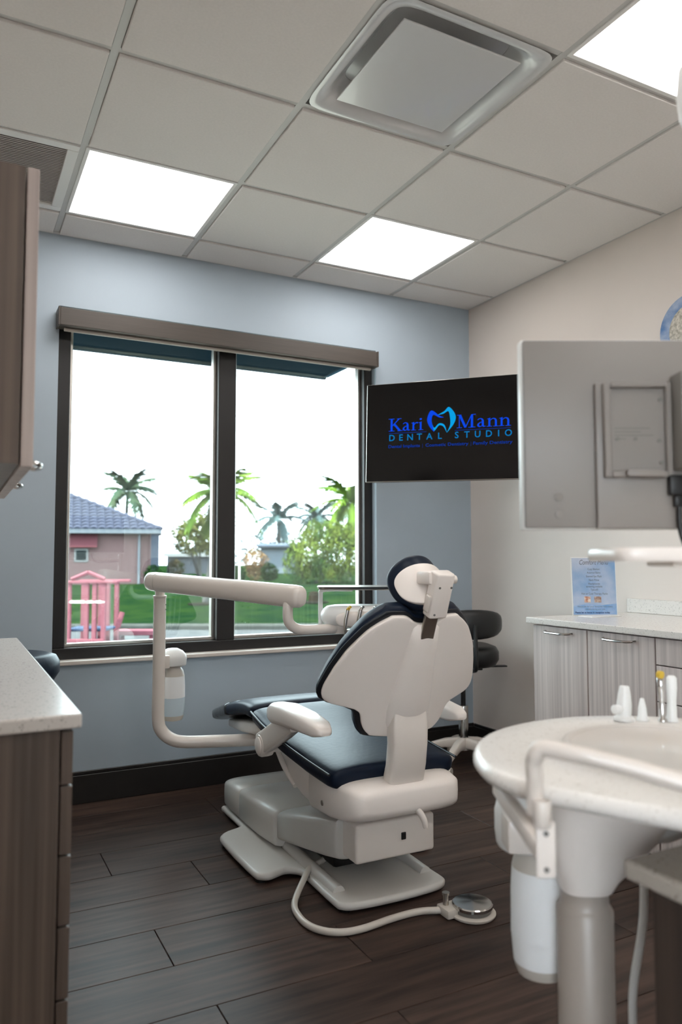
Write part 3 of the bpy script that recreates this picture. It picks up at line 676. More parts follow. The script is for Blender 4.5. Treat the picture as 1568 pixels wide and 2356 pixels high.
A0, A1 = Vector((-2.045,-.462,1.026)), Vector((-1.690,-1.262,.984)); ad = (A1-A0).normalized()
b = B(); ss = []
asd = ad.cross(Vector((0,0,1))).normalized(); aup = asd.cross(ad)
L_ = (A1-A0).length
for f, r in ((0,.020),(.006,.030),(.02,.0375),(.05,.040),(.5,.040),(.95,.041),(.98,.039),(.994,.032),(1,.022)): ss.append(rring(*(A0+ad*L_*f), asd, aup, r*.9, r, 2.6, 28))
rings(b, ss); obj('spring_arm', b, 'white2', du, 60)
for f in (.085, .915):
    b = B(); ss = [rring(*(A0+ad*(L_*f+d)), asd, aup, .0368, .0408, 2.6, 28) for d in (-.001, .001)]; rings(b, ss); obj('arm_seam', b, 'bottle_base', du, 40)
b = B(); tube(b, [(-1.726,-1.222,.965),(-1.728,-1.220,.93),(-1.722,-1.217,.895),(-1.695,-1.213,.872),(-1.655,-1.210,.864),(-1.52,-1.205,.862)], .0185, 16); obj('elbow_tube', b, 'white2', du, 60)
b = B(); lathe(b, [(.024,0),(.026,.01),(.026,.03),(.02,.036)], (-1.515,-1.205,.845), 20); obj('head_pivot', b, 'white', du, 40)
# instrument head, a rounded block wider towards the chair back
b = B(); ss = []
hx = Vector((.889,-.458,0)); hy = Vector((.458,.889,0)); hcn = Vector((-1.43,-1.215,.905))
for z, sx, sy in ((-.034,.80,.60),(-.026,.92,.82),(-.010,.99,.95),(.008,1.0,1.0),(.026,.96,.95),(.038,.85,.80),(.042,.70,.65)): ss.append(rring(*(hcn+Vector((0,0,z))), hx, hy, .150*sx, .088*sy, 3, 40))
rings(b, ss); hd = obj('instrument_head', b, 'bwhite', du, 60)
b = B(); ss = []
for d, r in ((-.112,.020),(-.108,.026),(-.09,.030),(-.05,.030)): ss.append(rring(*(hcn+hy*d+hx*.02+Vector((0,0,-.006))), hx, (0,0,1), .112 if r > .025 else .104, r, 3.5, 32))
rings(b, ss); obj('holder_rail', b, 'white', du, 60)
for k, dx in enumerate((-.058, -.012, .034, .080)):
    pb = hcn+hx*dx+hy*(-.122); b = B()
    tube(b, [pb+Vector((0,0,-.055)), pb+Vector((0,0,-.015)), pb+hx*.008+hy*.004+Vector((0,0,.030))], [.0055,.0065,.0075], 10); o = obj('handpiece', b, 'steel', du, 60)
    b = B(); tube(b, [pb+hx*.008+hy*.004+Vector((0,0,.030)), pb+hx*.014+hy*.006+Vector((0,0,.040)), pb+hx*.018-hy*.008+Vector((0,0,.042))], [.0065,.006,.0045], 10); obj('tip', b, 'yellow' if k == 0 else 'steel', o, 60)
    b = B(); tube(b, [pb+Vector((0,0,-.055)), pb+hx*-.004+Vector((0,0,-.13)), pb-hx*.012+Vector((0,0,-.22)), pb-hx*.006+hy*.03+Vector((0,0,-.285)), pb+hx*.004+hy*.07+Vector((0,0,-.22)), pb+hy*.09+Vector((0,0,-.04))], .0055, 8); obj('hose', b, 'tube', du, 60)
# tray on a bent bracket
tb = hcn+hx*(-.150)+hy*.01
b = B(); tube(b, [tb+hx*.10+Vector((0,0,-.040)), tb+hx*.03+Vector((0,0,-.040)), tb+hx*.004+Vector((0,0,-.036)), tb+Vector((0,0,-.012)), tb+Vector((0,0,.075)), tb+hx*.003+Vector((0,0,.094)), tb+hx*.03+Vector((0,0,.100)), tb+hx*.12+Vector((0,0,.100))], .009, 12); obj('tray_bracket', b, 'bwhite', du, 60)
b = B(); ss = []
for z, g in ((0,.95),(.003,1.0),(.012,1.03)): ss.append(rring(*(tb+hx*.14+Vector((0,0,.100+z))), hx, hy, .148*g, .10*g, 6, 36))
rings(b, ss); obj('tray', b, 'steel', du, 40)
def bottle(par, cx, cy, z0, z1, R, hood=True, level=.42, seg=32, wm='water'):
    h = z1-z0; b = B()
    lathe(b, [(R*.55,0),(R*.80,.004),(R*.88,h*.06),(R*.93,h*.10)], (cx,cy,z0), seg); o = obj('bottle_foot', b, 'bottle_base', par, 50)
    b = B(); lathe(b, [(R*.93,h*.10),(R*1.0,h*.30),(R*1.01,h*level)], (cx,cy,z0), seg); obj('bottle_water', b, wm, par, 50)
    b = B(); lathe(b, [(R*1.01,h*level),(R*1.0,h*.62),(R*.95,h*.80)], (cx,cy,z0), seg); obj('bottle_wall', b, 'bottle', par, 50)
    b = B(); lathe(b, [(R*.95,h*.80),(R*.84,h*.90),(R*.70,h*.94),(R*.66,h*.96),(R*.74,h*.965),(R*.74,h*.985),(R*.58,h)], (cx,cy,z0), seg); obj('bottle_neck', b, 'bottle_base', par, 50)
bottle(du, -1.925, -.425, .424, .662, .052)
b = B(); lathe(b, [(.034,.655),(.036,.66)], (-1.925,-.425,0), 24); ss = []
for z, g in ((.660,.92),(.664,.97),(.690,1),(.705,.96),(.722,.72),(.732,.38),(.734,.1)): ss.append(rring(-1.928, -.430, z, EX, EY, .058*g, .048*g, 3, 28))
rings(b, ss); obj('bottle_cap', b, 'bwhite', du, 50)
b = B(); box(b, -1.985, -1.955, -.490, -.44, .655, .71, .005); obj('bottle_bracket', b, 'white2', du, 40)
for z in (.925, .905):
    b = B(); lathe(b, [(.003,0),(.003,.003)], mtx=Matrix.Translation((-1.979,-.494,z)) @ Matrix.Rotation(math.radians(60),4,'Y'), seg=8); obj('set_screw', b, 'shade_grey', du)

# ------------------------------------------------------------------ stools
def stool(loc, label, rot, seat_z, mt, backz, up=.0):
    t = thing('stool', label, 'stool', loc); X = Matrix.Translation(loc) @ Matrix.Rotation(rot, 4, 'Z')
    for k in range(5):
        a = 2*PI*k/5; d = Vector((math.cos(a), math.sin(a), 0)); s = Vector((-math.sin(a), math.cos(a), 0)); b = B(); ss = []
        for r, z, hw, hh in ((.03,.125,.024,.030),(.10,.122,.022,.024),(.18,.102,.019,.019),(.235,.080,.015,.014),(.248,.074,.010,.010)): ss.append([X @ v for v in rring(d.x*r, d.y*r, z, s, EZ, hw, hh, 4, 16)])
        rings(b, ss); lg = obj('leg', b, 'white2', t, 60)
        b = B()
        for sg in (-1, 1):
            lathe(b, [(.010,-.010),(.024,-.008),(.026,-.004),(.026,.004),(.024,.008),(.010,.010)], mtx=X @ Matrix.Translation(d*.245+s*(.012*sg)+Vector((0,0,.0265))) @ (s.to_track_quat('Z','Y').to_matrix().to_4x4()), seg=20)
        tube(b, [X @ (d*.245+Vector((0,0,.026))), X @ (d*.243+Vector((0,0,.072)))], .007, 8, smooth=False); obj('caster', b, 'bottle_base', lg, 40)
    b = B(); lathe(b, [(.034,.09),(.036,.10),(.036,.15),(.030,.155)], mtx=X, seg=24); obj('hub', b, 'white2', t, 40)
    b = B(); lathe(b, [(.026,.15),(.026,.32),(.024,.325)], mtx=X, seg=20); obj('column', b, 'chrome', t, 40)
    b = B(); lathe(b, [(.013,.32),(.013,seat_z-.06)], mtx=X, seg=16); lathe(b, [(.026,.42),(.026,.435)], mtx=X, seg=16); obj('gas_spring', b, 'blackp', t, 40)
    b = B(); box(b, -.10, .10, -.08, .08, seat_z-.075, seat_z-.058, .004, mtx=X); box(b, -.02, .02, -.245, -.05, seat_z-.072, seat_z-.064, .003, mtx=X); obj('mechanism', b, 'blackp', t, 40)
    b = B(); ss = []
    for z, g in ((-.058,.80),(-.052,.90),(-.02,1.0),(.02,1.0),(.045,.93),(.055,.78),(.048,.40),(.044,.12)): ss.append([X @ v for v in rring(0, 0, seat_z+z, EX, EY, .195*g, .185*g, 2.5, 36)])
    rings(b, ss); obj('seat', b, mt, t, 60)
    b = B(); arcp = []
    for k in range(13):
        a = math.radians(-68+136*k/12); e = min(1, math.sin(PI*(k+.35)/12.7)**.45)
        c = Vector((-.20*math.cos(a)-.0, .20*math.sin(a), backz)); n_ = Vector((-math.cos(a), math.sin(a), 0)); arcp.append([X @ v for v in rring(*c, n_, EZ, .030*max(e,.3), .078*max(e,.3), 2.6, 20)])
    rings(b, arcp); obj('backrest', b, mt, t, 60)
    b = B(); tube(b, [X @ Vector((-.05,0,seat_z-.066)), X @ Vector((-.20,0,seat_z-.062)), X @ Vector((-.245,0,seat_z-.02)), X @ Vector((-.225,0,backz))], .011, 10); obj('back_post', b, 'blackp', t, 60)
    return t
stool((-.30,-.31,0), 'black padded stool on white castors in the corner behind the dental chair', math.radians(70), .600, 'black', .775)
stool((-2.600,-.47,0), 'navy padded stool by the window, mostly hidden behind the left counter', math.radians(36), .695, 'navy', .750)

# ------------------------------------------------------------------ round table unit, right foreground
TC = Vector((-1.740, -2.860, 0)); BC = Vector((-1.722, -2.800, 0)); TR, BR = .336, .152
st = thing('round_table', 'round white speckled quartz worktop with basin on a white pedestal', 'dental unit', (-1.806, -2.70, 0))
b = B(); n = 72
def tabr(a):
    c_ = -.889*math.cos(a)-.458*math.sin(a)
    lim = .287/c_ if c_ > .3 else 9
    return (TR**-16+lim**-16)**(-1/16)
def ringc(c, r, z):
    if c is BC: return [Vector((c.x+r*math.cos(2*PI*k/n), c.y+r*math.sin(2*PI*k/n), z)) for k in range(n)]
    return [Vector((c.x+(tabr(2*PI*k/n)+r-TR)*math.cos(2*PI*k/n), c.y+(tabr(2*PI*k/n)+r-TR)*math.sin(2*PI*k/n), z)) for k in range(n)]
rings(b, [ringc(BC, BR, .772), ringc(BC, BR, .797), ringc(BC, BR+.003, .800), ringc(TC, TR-.014, .800), ringc(TC, TR-.005, .797), ringc(TC, TR, .788), ringc(TC, TR, .782), ringc(TC, TR-.006, .774), ringc(TC, TR-.014, .772), ringc(BC, BR, .772)], caps=False)
bmesh.ops.remove_doubles(b, verts=b.verts, dist=1e-6)
obj('worktop', b, 'quartz_w', st, 50)
b = B(); lathe(b, [(BR+.008,.8008),(BR+.010,.803),(BR+.004,.806),(BR-.004,.803),(BR-.010,.785),(BR-.022,.762),(BR-.05,.746),(.02,.740)], (BC.x,BC.y,0), 56); obj('basin', b, mat('basin_ceramic', rgb(214,206,198), .3, coat=.3), st, 60)
b = B(); lathe(b, [(.05,.0),(.0475,.002),(.0475,.515),(.0435,.522),(.0405,.526),(.0405,.552),(.044,.556)], (-1.806,-2.70,0), 36); obj('pedestal', b, 'white_shaded', st, 50)
b = B(); ss = []
for z, cx, cy, hx_, hy_ in ((.552,-1.806,-2.70,.043,.043),(.572,-1.804,-2.702,.052,.050),(.60,-1.798,-2.706,.070,.060),(.64,-1.786,-2.714,.092,.072),(.69,-1.772,-2.724,.108,.082),(.732,-1.768,-2.728,.113,.086)): ss.append(rring(cx, cy, z, hx, hy, hx_, hy_, 3, 36))
rings(b, ss); obj('pedestal_head', b, 'white', st, 60)
b = B(); ss = []
for d, r in ((.05,.05),(.11,.048),(.135,.040),(.146,.026)): ss.append(rring(*(Vector((-1.785,-2.715,.675))+hx*d), hy, EZ, r, r*.9, 2.6, 24))
rings(b, ss); obj('side_boss', b, 'bwhite', st, 60)
b = B(); lathe(b, [(.15,0),(.15,.012),(.13,.022),(.06,.026)], (-1.806,-2.70,0), 40); obj('floor_flange', b, 'white_shaded', st, 50)
# bottle and its holder
bottle(st, -1.815, -2.598, .362, .600, .053, level=.30, wm='bottle')
b = B(); ss = []
for z, g in ((.590,.8),(.596,.95),(.62,1),(.655,1),(.680,.90),(.698,.62),(.704,.2)): ss.append(rring(-1.842, -2.598, z, hx, hy, .058*g, .046*g, 3, 28))
rings(b, ss); obj('bottle_hood', b, 'bwhite', st, 60)
b = B(); box(b, -.032, .034, -.030, .030, -.030, .028, .006, 2, mtx=Matrix.Translation((-1.890,-2.640,.640)) @ Matrix.Rotation(-.476,4,'Z')); obj('valve_box', b, 'white2', st, 40)
PLX = Matrix.Translation((-2.094,-2.924,.738)) @ Matrix.Rotation(-.476,4,'Z')
b = B(); box(b, -.013, .013, -.004, .004, -.036, .036, .003, 2, mtx=PLX); box(b, -.010, .010, .004, .30, -.020, .005, .004, mtx=PLX); pl = obj('bracket_plate', b, 'white', st, 40)
for z in (.022, -.024):
    b = B(); lathe(b, [(.0035,0),(.0035,.002)], mtx=PLX @ Matrix.Translation((0,-.0042,z)) @ Matrix.Rotation(PI/2,4,'X'), seg=12); obj('screw', b, 'shade_grey', pl)
b = B(); tube(b, [(-2.1,-2.912,0.781),(-2.101,-2.914,0.823),(-2.103,-2.915,0.848),(-2.104,-2.921,0.861),(-2.098,-2.93,0.87),(-2.073,-2.965,0.867),(-2.029,-3.01,0.856),(-1.989,-3.052,0.843),(-1.925,-3.115,.825),(-1.922,-3.12,.78),(-1.922,-3.12,.701)], .0115, 14, 10); obj('bent_arm', b, 'white2', st, 60)
b = B(); lathe(b, [(.0100,0),(.0120,.003),(.0120,.030),(.0105,.034)], (-2.104,-2.930,.770), 18); obj('arm_socket', b, 'white2', st, 50)
b = B(); tube(b, [(-1.722,-2.755,.66),(-1.715,-2.745,.50),(-1.735,-2.735,.36),(-1.73,-2.74,.20),(-1.715,-2.75,.012)], .007, 10); obj('hose', b, 'bwhite', st, 60)
# handpieces standing at the back rim of the table
def hpiece(label, c, prof, mt, lean=(0,0), extra=None):
    t_ = thing('suction_handpiece', label, 'handpiece', (c[0], c[1], .80), 'instruments on the round table')
    X = Matrix.Translation((c[0], c[1], .8005)) @ Matrix.Rotation(lean[0], 4, 'X') @ Matrix.Rotation(lean[1], 4, 'Y')
    b = B(); lathe(b, prof, mtx=X, seg=20); obj('body', b, mt, t_, 50)
    if extra: extra(t_, X)
def ex1(t_, X):
    b = B(); lathe(b, [(.006,-.012),(.009,-.010),(.009,.008),(.006,.010)], mtx=X @ Matrix.Translation((-.016,0,.022)) @ Matrix.Rotation(PI/2,4,'Y'), seg=16); obj('valve_knob', b, 'bwhite', t_, 50)
def ex2(t_, X):
    b = B(); lathe(b, [(.005,-.005),(.0075,-.004),(.0075,.004),(.003,.005)], mtx=X @ Matrix.Translation((-.004,-.004,.092)) @ Matrix.Rotation(PI/2,4,'X'), seg=16); obj('yellow_button', b, 'yellow', t_, 50)
hpiece('white tapered suction valve at the left back rim of the round table', (-1.612,-2.618), [(.020,0),(.020,.006),(.014,.010),(.0145,.03),(.012,.052),(.009,.066),(.0085,.067)], 'bwhite', (0,.06), ex1)
hpiece('small white pointed nozzle between the suction valve and the syringe', (-1.578,-2.634), [(.012,0),(.012,.004),(.009,.008),(.008,.024),(.004,.042),(.003,.043)], 'bwhite')
hpiece('steel air water syringe with a yellow button on the round table', (-1.552,-2.660), [(.009,0),(.009,.004),(.0055,.008),(.0055,.05),(.007,.064),(.007,.084),(.005,.086)], 'chrome', (0,-.05), ex2)
hpiece('tall white suction handle just right of the syringe', (-1.534,-2.666), [(.012,0),(.012,.004),(.0095,.01),(.0085,.04),(.010,.065),(.0095,.084),(.006,.088)], 'bwhite', (0,.03))

# ------------------------------------------------------------------ monitor on a pole
mr, md = Vector((.8887,-.4585,0)), Vector((.4585,.8887,0)); mo = Vector((-1.690,-2.845,1.331))
MX = frame(mo, mr, md, (0,0,1))          # local x to the right, y away from the viewer, z up
t = thing('monitor', 'white computer monitor seen from the back at the right edge', 'monitor', (-1.425, -3.117, .70))
b = B(); box(b, -.278, .278, .004, .020, -.161, .161, .003, 2, mtx=MX); obj('panel', b, 'mon', t, 40)
b = B(); box(b, -.281, .281, .012, .036, -.164, .164, .004, 2, mtx=MX); obj('bezel', b, 'bwhite', t, 40)  # white edge added to carry the window light on the monitor's side
obj('screen', box(B(), -.272, .272, .0355, .0365, -.153, .155, mtx=MX), 'screen', t)
b = B(); box(b, -.160, .160, -.008, .006, -.1628, .0845, .003, 2, mtx=MX); ms = obj('back_housing', b, 'mon', t, 40)
# port recess framed by raised borders
b = B()
for q in ((-.150,-.138,-.078,.083),(-.046,-.036,-.078,.083),(-.138,-.046,.074,.083),(-.138,-.046,-.078,-.066)): box(b, q[0], q[1], -.020, -.008, q[2], q[3], .002, 1, mtx=MX)
obj('recess_frame', b, 'mon', t, 40)
obj('recess_plate', box(B(), -.138, -.046, -.0095, -.008, -.066, .074, mtx=MX), 'mon2', t)
for x, z in ((-.052,.055),(-.052,-.052),(-.125,-.012),(-.095,-.012),(-.055,-.015)):
    b = B(); lathe(b, [(.0035,0),(.0035,.002)], mtx=MX @ Matrix.Translation((x,-.0095,z)) @ Matrix.Rotation(PI/2,4,'X'), seg=10); obj('port', b, 'shade_grey', t)
b = B()
for z, wd in ((.006,.060),(.000,.045),(-.006,.066),(-.012,.020)): box(b, -.130, -.130+wd, -.0100, -.0094, z-.0010, z+.0010, mtx=MX)
obj('rating_print', b, 'shade_grey', t)
b = B(); box(b, -.118, -.058, -.034, -.012, -.078, -.066, .003, mtx=MX); obj('cable_latch', b, 'mon', t, 40)
for z in (-.109, -.138):
    b = B(); lathe(b, [(.0065,0),(.0065,.003),(.003,.0035)], mtx=MX @ Matrix.Translation((-.222,.004,z)) @ Matrix.Rotation(PI/2,4,'X'), seg=18); obj('button', b, 'mon2' if z > -.12 else 'mon', t, 40)
b = B(); box(b, -.036, .036, -.055, -.008, -.066, .094, .004, 2, mtx=MX); obj('mount_head', b, 'shade_grey', t, 40)
pp = Vector((-1.425,-3.117,0)); b = B(); tube(b, [MX @ Vector((0,-.05,.01)), MX @ Vector((.12,-.10,.01)), Vector((pp.x,pp.y,1.341))], .016, 12, smooth=False); obj('mount_arm', b, 'steel', t, 50)
b = B(); tube(b, [(pp.x,pp.y,.7005),(pp.x,pp.y,1.42)], .02, 16, smooth=False); lathe(b, [(.06,.7005),(.06,.712),(.03,.716)], (pp.x,pp.y,0), 24); obj('pole', b, 'steel', t, 40)
b = B(); box(b, -.045, -.012, -.024, -.010, -.108, -.074, .003, mtx=MX); box(b, -.037, -.020, -.022, -.012, -.128, -.108, .003, mtx=MX); tube(b, [MX @ Vector((-.028,-.017,-.126)), MX @ Vector((-.027,-.018,-.165)), MX @ Vector((-.015,-.022,-.20)), MX @ Vector((.02,-.03,-.23)), MX @ Vector((.12,-.08,-.24)), Vector((pp.x-.022,pp.y+.0,1.10))], .0048, 10); obj('power_cable', b, 'blackp', t, 50)
# slim tray seen edge on
ty = thing('instrument_tray', 'slim white tray seen edge on below the monitor', 'tray', (-1.75,-2.93,1.112))
TX = frame((-1.748,-2.946,1.124), mr, md, (0,0,1)); b = B(); ss = []
for z, g in ((-.010,.985),(-.006,1.0),(.006,1.0),(.010,.985)): ss.append([TX @ v for v in rring(0, 0, z, EX, EY, .19*g if True else 0, .085*g, 8, 48)])
rings(b, ss); obj('tray_plate', b, 'white', ty, 50)
b = B(); box(b, -.10, .16, -.05, .05, -.018, -.010, .003, mtx=TX); obj('tray_bracket', b, 'white2', ty, 40)
b = B(); tube(b, [TX @ Vector((.15,-.02,-.014)), Vector((pp.x,pp.y,1.11))], .010, 10, smooth=False); obj('tray_arm', b, 'steel', ty, 50)

# operating light whose edge just enters the frame at the top right
dl = thing('operating_light', 'white rounded dental operating light just entering the top right edge', 'dental light', (-1.772,-2.93,1.79))
lc = Vector((-1.735,-2.950,1.862))
b = B(); lathe(b, [(.012,-.070),(.040,-.064),(.056,-.040),(.060,0),(.056,.040),(.040,.062),(.012,.068)], tuple(lc), 32); obj('lamp_head', b, 'bwhite', dl, 60)
b = B(); tube(b, [lc+Vector((.05,-.03,.0)), lc+Vector((.22,-.12,.06)), lc+Vector((.24,-.13,.30)), Vector((lc.x+.24,lc.y-.13,H))], .018, 12); obj('hanger_arm', b, 'white2', dl, 60)
b = B(); lathe(b, [(.07,H-.03),(.075,H-.004),(.07,H-.001)], (lc.x+.24,lc.y-.13,0), 28); obj('ceiling_cup', b, 'white2', dl, 50)
# ------------------------------------------------------------------ sign on the right counter
sg = thing('menu_sign', 'blue watercolour comfort menu sign in an acrylic stand on the counter', 'sign', (-.318,-1.29,.872))
s0, s1 = Vector((-.402,-1.243,.873)), Vector((-.231,-1.335,.873)); su = (s1-s0).normalized(); sn = Vector((su.y,-su.x,0)); sw = (s1-s0).length
lean = math.radians(4); sv = Vector((0,0,1))*math.cos(lean)-sn*math.sin(lean)
SX = frame((s0+s1)/2, su, sv, su.cross(sv))
if (SX.to_3x3() @ Vector((0,0,1))).dot(Vector((-2.8,-3.7,1))-s0) < 0: SX = frame((s0+s1)/2, su, sv, -su.cross(sv))
paper = mat('sign_paper', rgb(196,206,224), .5, col2=rgb(128,168,212), nscale=7)
obj('stand', box(B(), -sw/2, sw/2, 0, .252, -.003, .0, .001, 1, mtx=SX), 'bwhite', sg)
pg = obj('sheet', box(B(), -sw/2+.004, sw/2-.004, .004, .249, .0002, .0012, mtx=SX), paper, sg)
b = B(); box(b, s0.x, s1.x, s1.y-.02, s1.y+.06, .8722, .8745); obj('stand_foot', b, 'bwhite', sg)
ink = mat('sign_ink', rgb(96,96,112), .6); ink2 = mat('sign_ink_navy', rgb(34,60,120), .6)
text('heading', 'Comfort Menu', .030, 0, .220, ink, pg, SX, width=.125, z=.0016, align='CENTER', shear=.3)
for k, (s, wd) in enumerate((('Cozy Blanket', .052), ('Assorted Balms', .058), ('Scented Eye Mask', .068), ('Neck Pillow', .044), ('Headphones', .050), ('streaming available', .070), ('Tylenol\u00ae', .032), ('Hot or Cold Therapy Packs', .112))):
    text('menu_line', s, .0125, 0, (.196,.181,.165,.149,.133,.121,.107,.090)[k], ink, pg, SX, width=wd, z=.0016, align='CENTER')
obj('photo', box(B(), -.045, -.018, .056, .082, .0012, .0017, mtx=SX), mat('photo_print_warm', rgb(232,220,206), .5, col2=rgb(190,120,90), nscale=60), pg)
obj('photo', box(B(), -.002, .028, .056, .082, .0012, .0017, mtx=SX), mat('photo_print_tan', rgb(224,208,196), .5, col2=rgb(150,118,104), nscale=50), pg)
obj('blue_wash', flat('blue_wash_t', [[(-sw/2+.005,.006),(sw/2-.005,.006),(sw/2-.005,.052),(.03,.045),(-.03,.050),(-sw/2+.005,.042)]], 'white', pg, SX, .0013).data.copy(), 'white', pg)
for o in list(pg.children):
    if o.name.startswith('blue_wash_t'): bpy.data.objects.remove(o)
    elif o.name.startswith('blue_wash'): o.data.materials.clear(); o.data.materials.append(mat('sign_blue_wash', rgb(120,168,218), .5, col2=rgb(164,190,224), nscale=30))
text('menu_note', 'Please ask for your favourite item today', .008, 0, .036, ink, pg, SX, width=.150, z=.0018, align='CENTER')
text('menu_note', 'available during your visit', .008, 0, .025, ink, pg, SX, width=.085, z=.0018, align='CENTER')
text('menu_note', 'Please let us know in reception today', .010, -.012, .010, ink2, pg, SX, width=.150, z=.0018, align='CENTER', thick=.0003)

# round plate on the right wall
pt = thing('wall_plate', 'round blue rimmed decorative plate hung high on the beige wall', 'wall decor', (-.01,-1.565,1.96))
PXm = Matrix.Translation((-.004,-1.563,2.105)) @ Matrix.Rotation(-PI/2,4,'Y')
b = B(); lathe(b, [(.150,.0),(.152,.006),(.148,.014),(.112,.006),(.108,.004)], mtx=PXm, seg=56); obj('rim', b, mat('plate_rim_blue', rgb(176,188,208), .2, col2=rgb(92,128,178), nscale=14), pt, 60)
b = B(); lathe(b, [(.110,.003),(.100,.008),(.02,.014)], mtx=PXm, seg=48); obj('centre', b, mat('plate_centre_shells', rgb(214,206,192), .5, col2=rgb(150,142,128), nscale=70, bump=.6, bscale=90), pt, 60)

# ------------------------------------------------------------------ outside, in a street frame turned against the building
def xm(*a, **k): k['spec'] = 0; return mat(*a, **k)
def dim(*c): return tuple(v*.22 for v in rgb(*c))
def O(r, d, z): return Vector((-2.796+.4585*d+.8887*r, -3.703+.8887*d-.4585*r, z))
def Ouv(u, v, d): return O((u-784)/1738*d, d, 1.118+(1286-v)/1738*d)
OX = frame(O(0,0,0), (.8887,-.4585,0), (.4585,.8887,0), (0,0,1))
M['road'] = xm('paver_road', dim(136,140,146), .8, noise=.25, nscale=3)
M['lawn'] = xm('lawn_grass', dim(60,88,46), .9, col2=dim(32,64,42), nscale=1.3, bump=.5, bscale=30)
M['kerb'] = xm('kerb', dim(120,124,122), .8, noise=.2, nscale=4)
b = B(); prism(b, [(-40,-30),(40,-30),(40,17.0),(-40,17.0)], -.55, -.40, mtx=OX)
rd = struct('ground', b, 'road')
b = B(); box(b, -14, 9, .22, 7.8, -.395, -.36); box(b, -14, -3.6, -12, .22, -.395, -.36); struct('bounce_paving', b, xm('bounce_concrete', rgb(124,121,117), .8, noise=.1, nscale=2))  # unseen pale apron, added to bounce daylight up onto the ceiling
b = B()
secs = []
def lawn_z(r, d):
    f = max(0, min(1, (d-16.8)/24)); return -.34+.36*f**.8+.40*math.exp(-((r+.5)/5.0)**2)*math.exp(-((d-29)/7)**2)
for d in (16.8, 17.5, 19, 21, 23, 25, 27, 29, 31, 34, 38, 46, 60, 90, 140): secs.append([O(r, d, lawn_z(r,d)) for r in (-60,-30,-18,-12,-9,-7,-5,-3.5,-2,-1,0,1,2,3.5,5,8,14,30,80)])
rings(b, secs, closed_ring=False, caps=False); struct('lawn', b, 'lawn', smooth=60)
b = B(); prism(b, [(-40,16.4),(30,16.4),(30,16.85),(-40,16.85)], -.45, -.30, .03, 2, mtx=OX); struct('kerb', b, 'kerb')
# house
hs = thing('house', 'pink stucco house with blue grey tiled hip roof across the lawn', 'house', O(-13.0,36,-.1))
D = 36.0; sc = D/1738
hxa, hxb = (90-784)*sc, (372-784)*sc; ez = 1.118+(1286-1220)*sc
HX = OX @ Matrix.Translation((hxb, D, 0)) @ Matrix.Rotation(math.radians(13.3), 4, 'Z') @ Matrix.Translation((-hxb, -D, 0))
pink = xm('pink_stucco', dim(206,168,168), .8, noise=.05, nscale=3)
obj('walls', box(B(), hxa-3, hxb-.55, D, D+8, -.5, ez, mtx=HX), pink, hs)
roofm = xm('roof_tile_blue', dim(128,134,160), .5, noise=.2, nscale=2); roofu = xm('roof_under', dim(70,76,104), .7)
b = B(); rz = ez+2.45; V = [Vector(p) for p in ((hxa-3.4,D-.5,ez),(hxb,D-.5,ez),(hxb,D+8.5,ez),(hxa-3.4,D+8.5,ez),(hxb-6.2,D+4.0,rz),(hxa-3.4,D+4.0,rz))]
vv = [b.verts.new(HX @ p) for p in V]
for f in ((0,1,4,5),(1,2,4),(2,3,5,4),(0,3,2,1),(0,5,3)): b.faces.new([vv[k] for k in f])
rf = obj('roof', b, roofu, hs)
# tiles laid in rows up the near slope
e0, e1 = Vector((hxa-3.4,D-.5,ez)), Vector((hxb,D-.5,ez)); slope = Vector((0,4.5,rz-ez)).normalized(); sl = math.hypot(4.5,rz-ez)
tw, tl = .36, .36
b = B(); ss = []
for a, zz in ((0,.05),(1,.02)):
    ss.append([Vector((x, a*tl, zz+.085*math.sin(PI*k/4)*(1-.35*a)+.012)) for k, x in enumerate((-.17,-.085,0,.085,.17))]+[Vector((x, a*tl, zz-.02)) for x in (.17,.085,0,-.085,-.17)])
rings(b, ss); tmesh = bpy.data.meshes.new('roof_tile'); bmesh.ops.recalc_face_normals(b, faces=b.faces); b.to_mesh(tmesh); b.free(); tmesh.materials.append(roofm)
RT = frame((0,0,0), (1,0,0), tuple(slope), tuple(Vector((1,0,0)).cross(slope)))
nrow = int(sl/(tl*.92)); cnt = 0
for r in range(nrow):
    yy = r*tl*.92; f = yy/sl
    xr = e1.x-f*6.2*.98; xl_ = (150-784)*sc
    c = int((xr-xl_)/tw)
    for k in range(c+1):
        x = xr-.18-k*tw-(tw/2 if r % 2 else 0)*.0
        if x < xl_: continue
        p = Vector((x, e0.y, e0.z))+slope*yy
        o = obj('roof_tile', tmesh, roofm, rf); o.matrix_basis = HX @ Matrix.Translation(p) @ RT; cnt += 1
hipd = V[4]-V[1]
b = B(); tube(b, [HX @ (V[1]+Vector((0,0,.06))), HX @ (V[4]+Vector((0,0,.08)))], .10, 8, smooth=False); obj('hip_ridge', b, roofm, hs)
obj('fascia', box(B(), hxa-3.4, hxb, D-.52, D-.46, ez-.16, ez+.04, mtx=HX), xm('fascia_pale', dim(200,208,220), .6), hs)
wnx = (197-784)*sc; wnz = 1.118+(1286-1277)*sc
wf = obj('window', box(B(), wnx-.31, wnx+.31, D-.06, D+.02, wnz-.31, wnz+.31, .02, mtx=HX), xm('house_window_white', dim(240,240,240), .5), hs)
obj('pane', box(B(), wnx-.22, wnx+.22, D-.075, D-.06, wnz-.22, wnz+.22, mtx=HX), xm('house_pane', dim(70,84,88), .15), wf)
b = B(); ax, az = (200-784)*sc, 1.118+(1286-1228)*sc
for k in range(16):
    xx = ax-.62+k*.0827; box(b, xx-.036, xx+.036, 0, .02, -.72, 0, mtx=HX @ Matrix.Translation((0,D-.08,az)) @ Matrix.Rotation(math.radians(-28),4,'X'))
obj('awning', b, xm('awning_rose', dim(176,112,122), .7), hs)
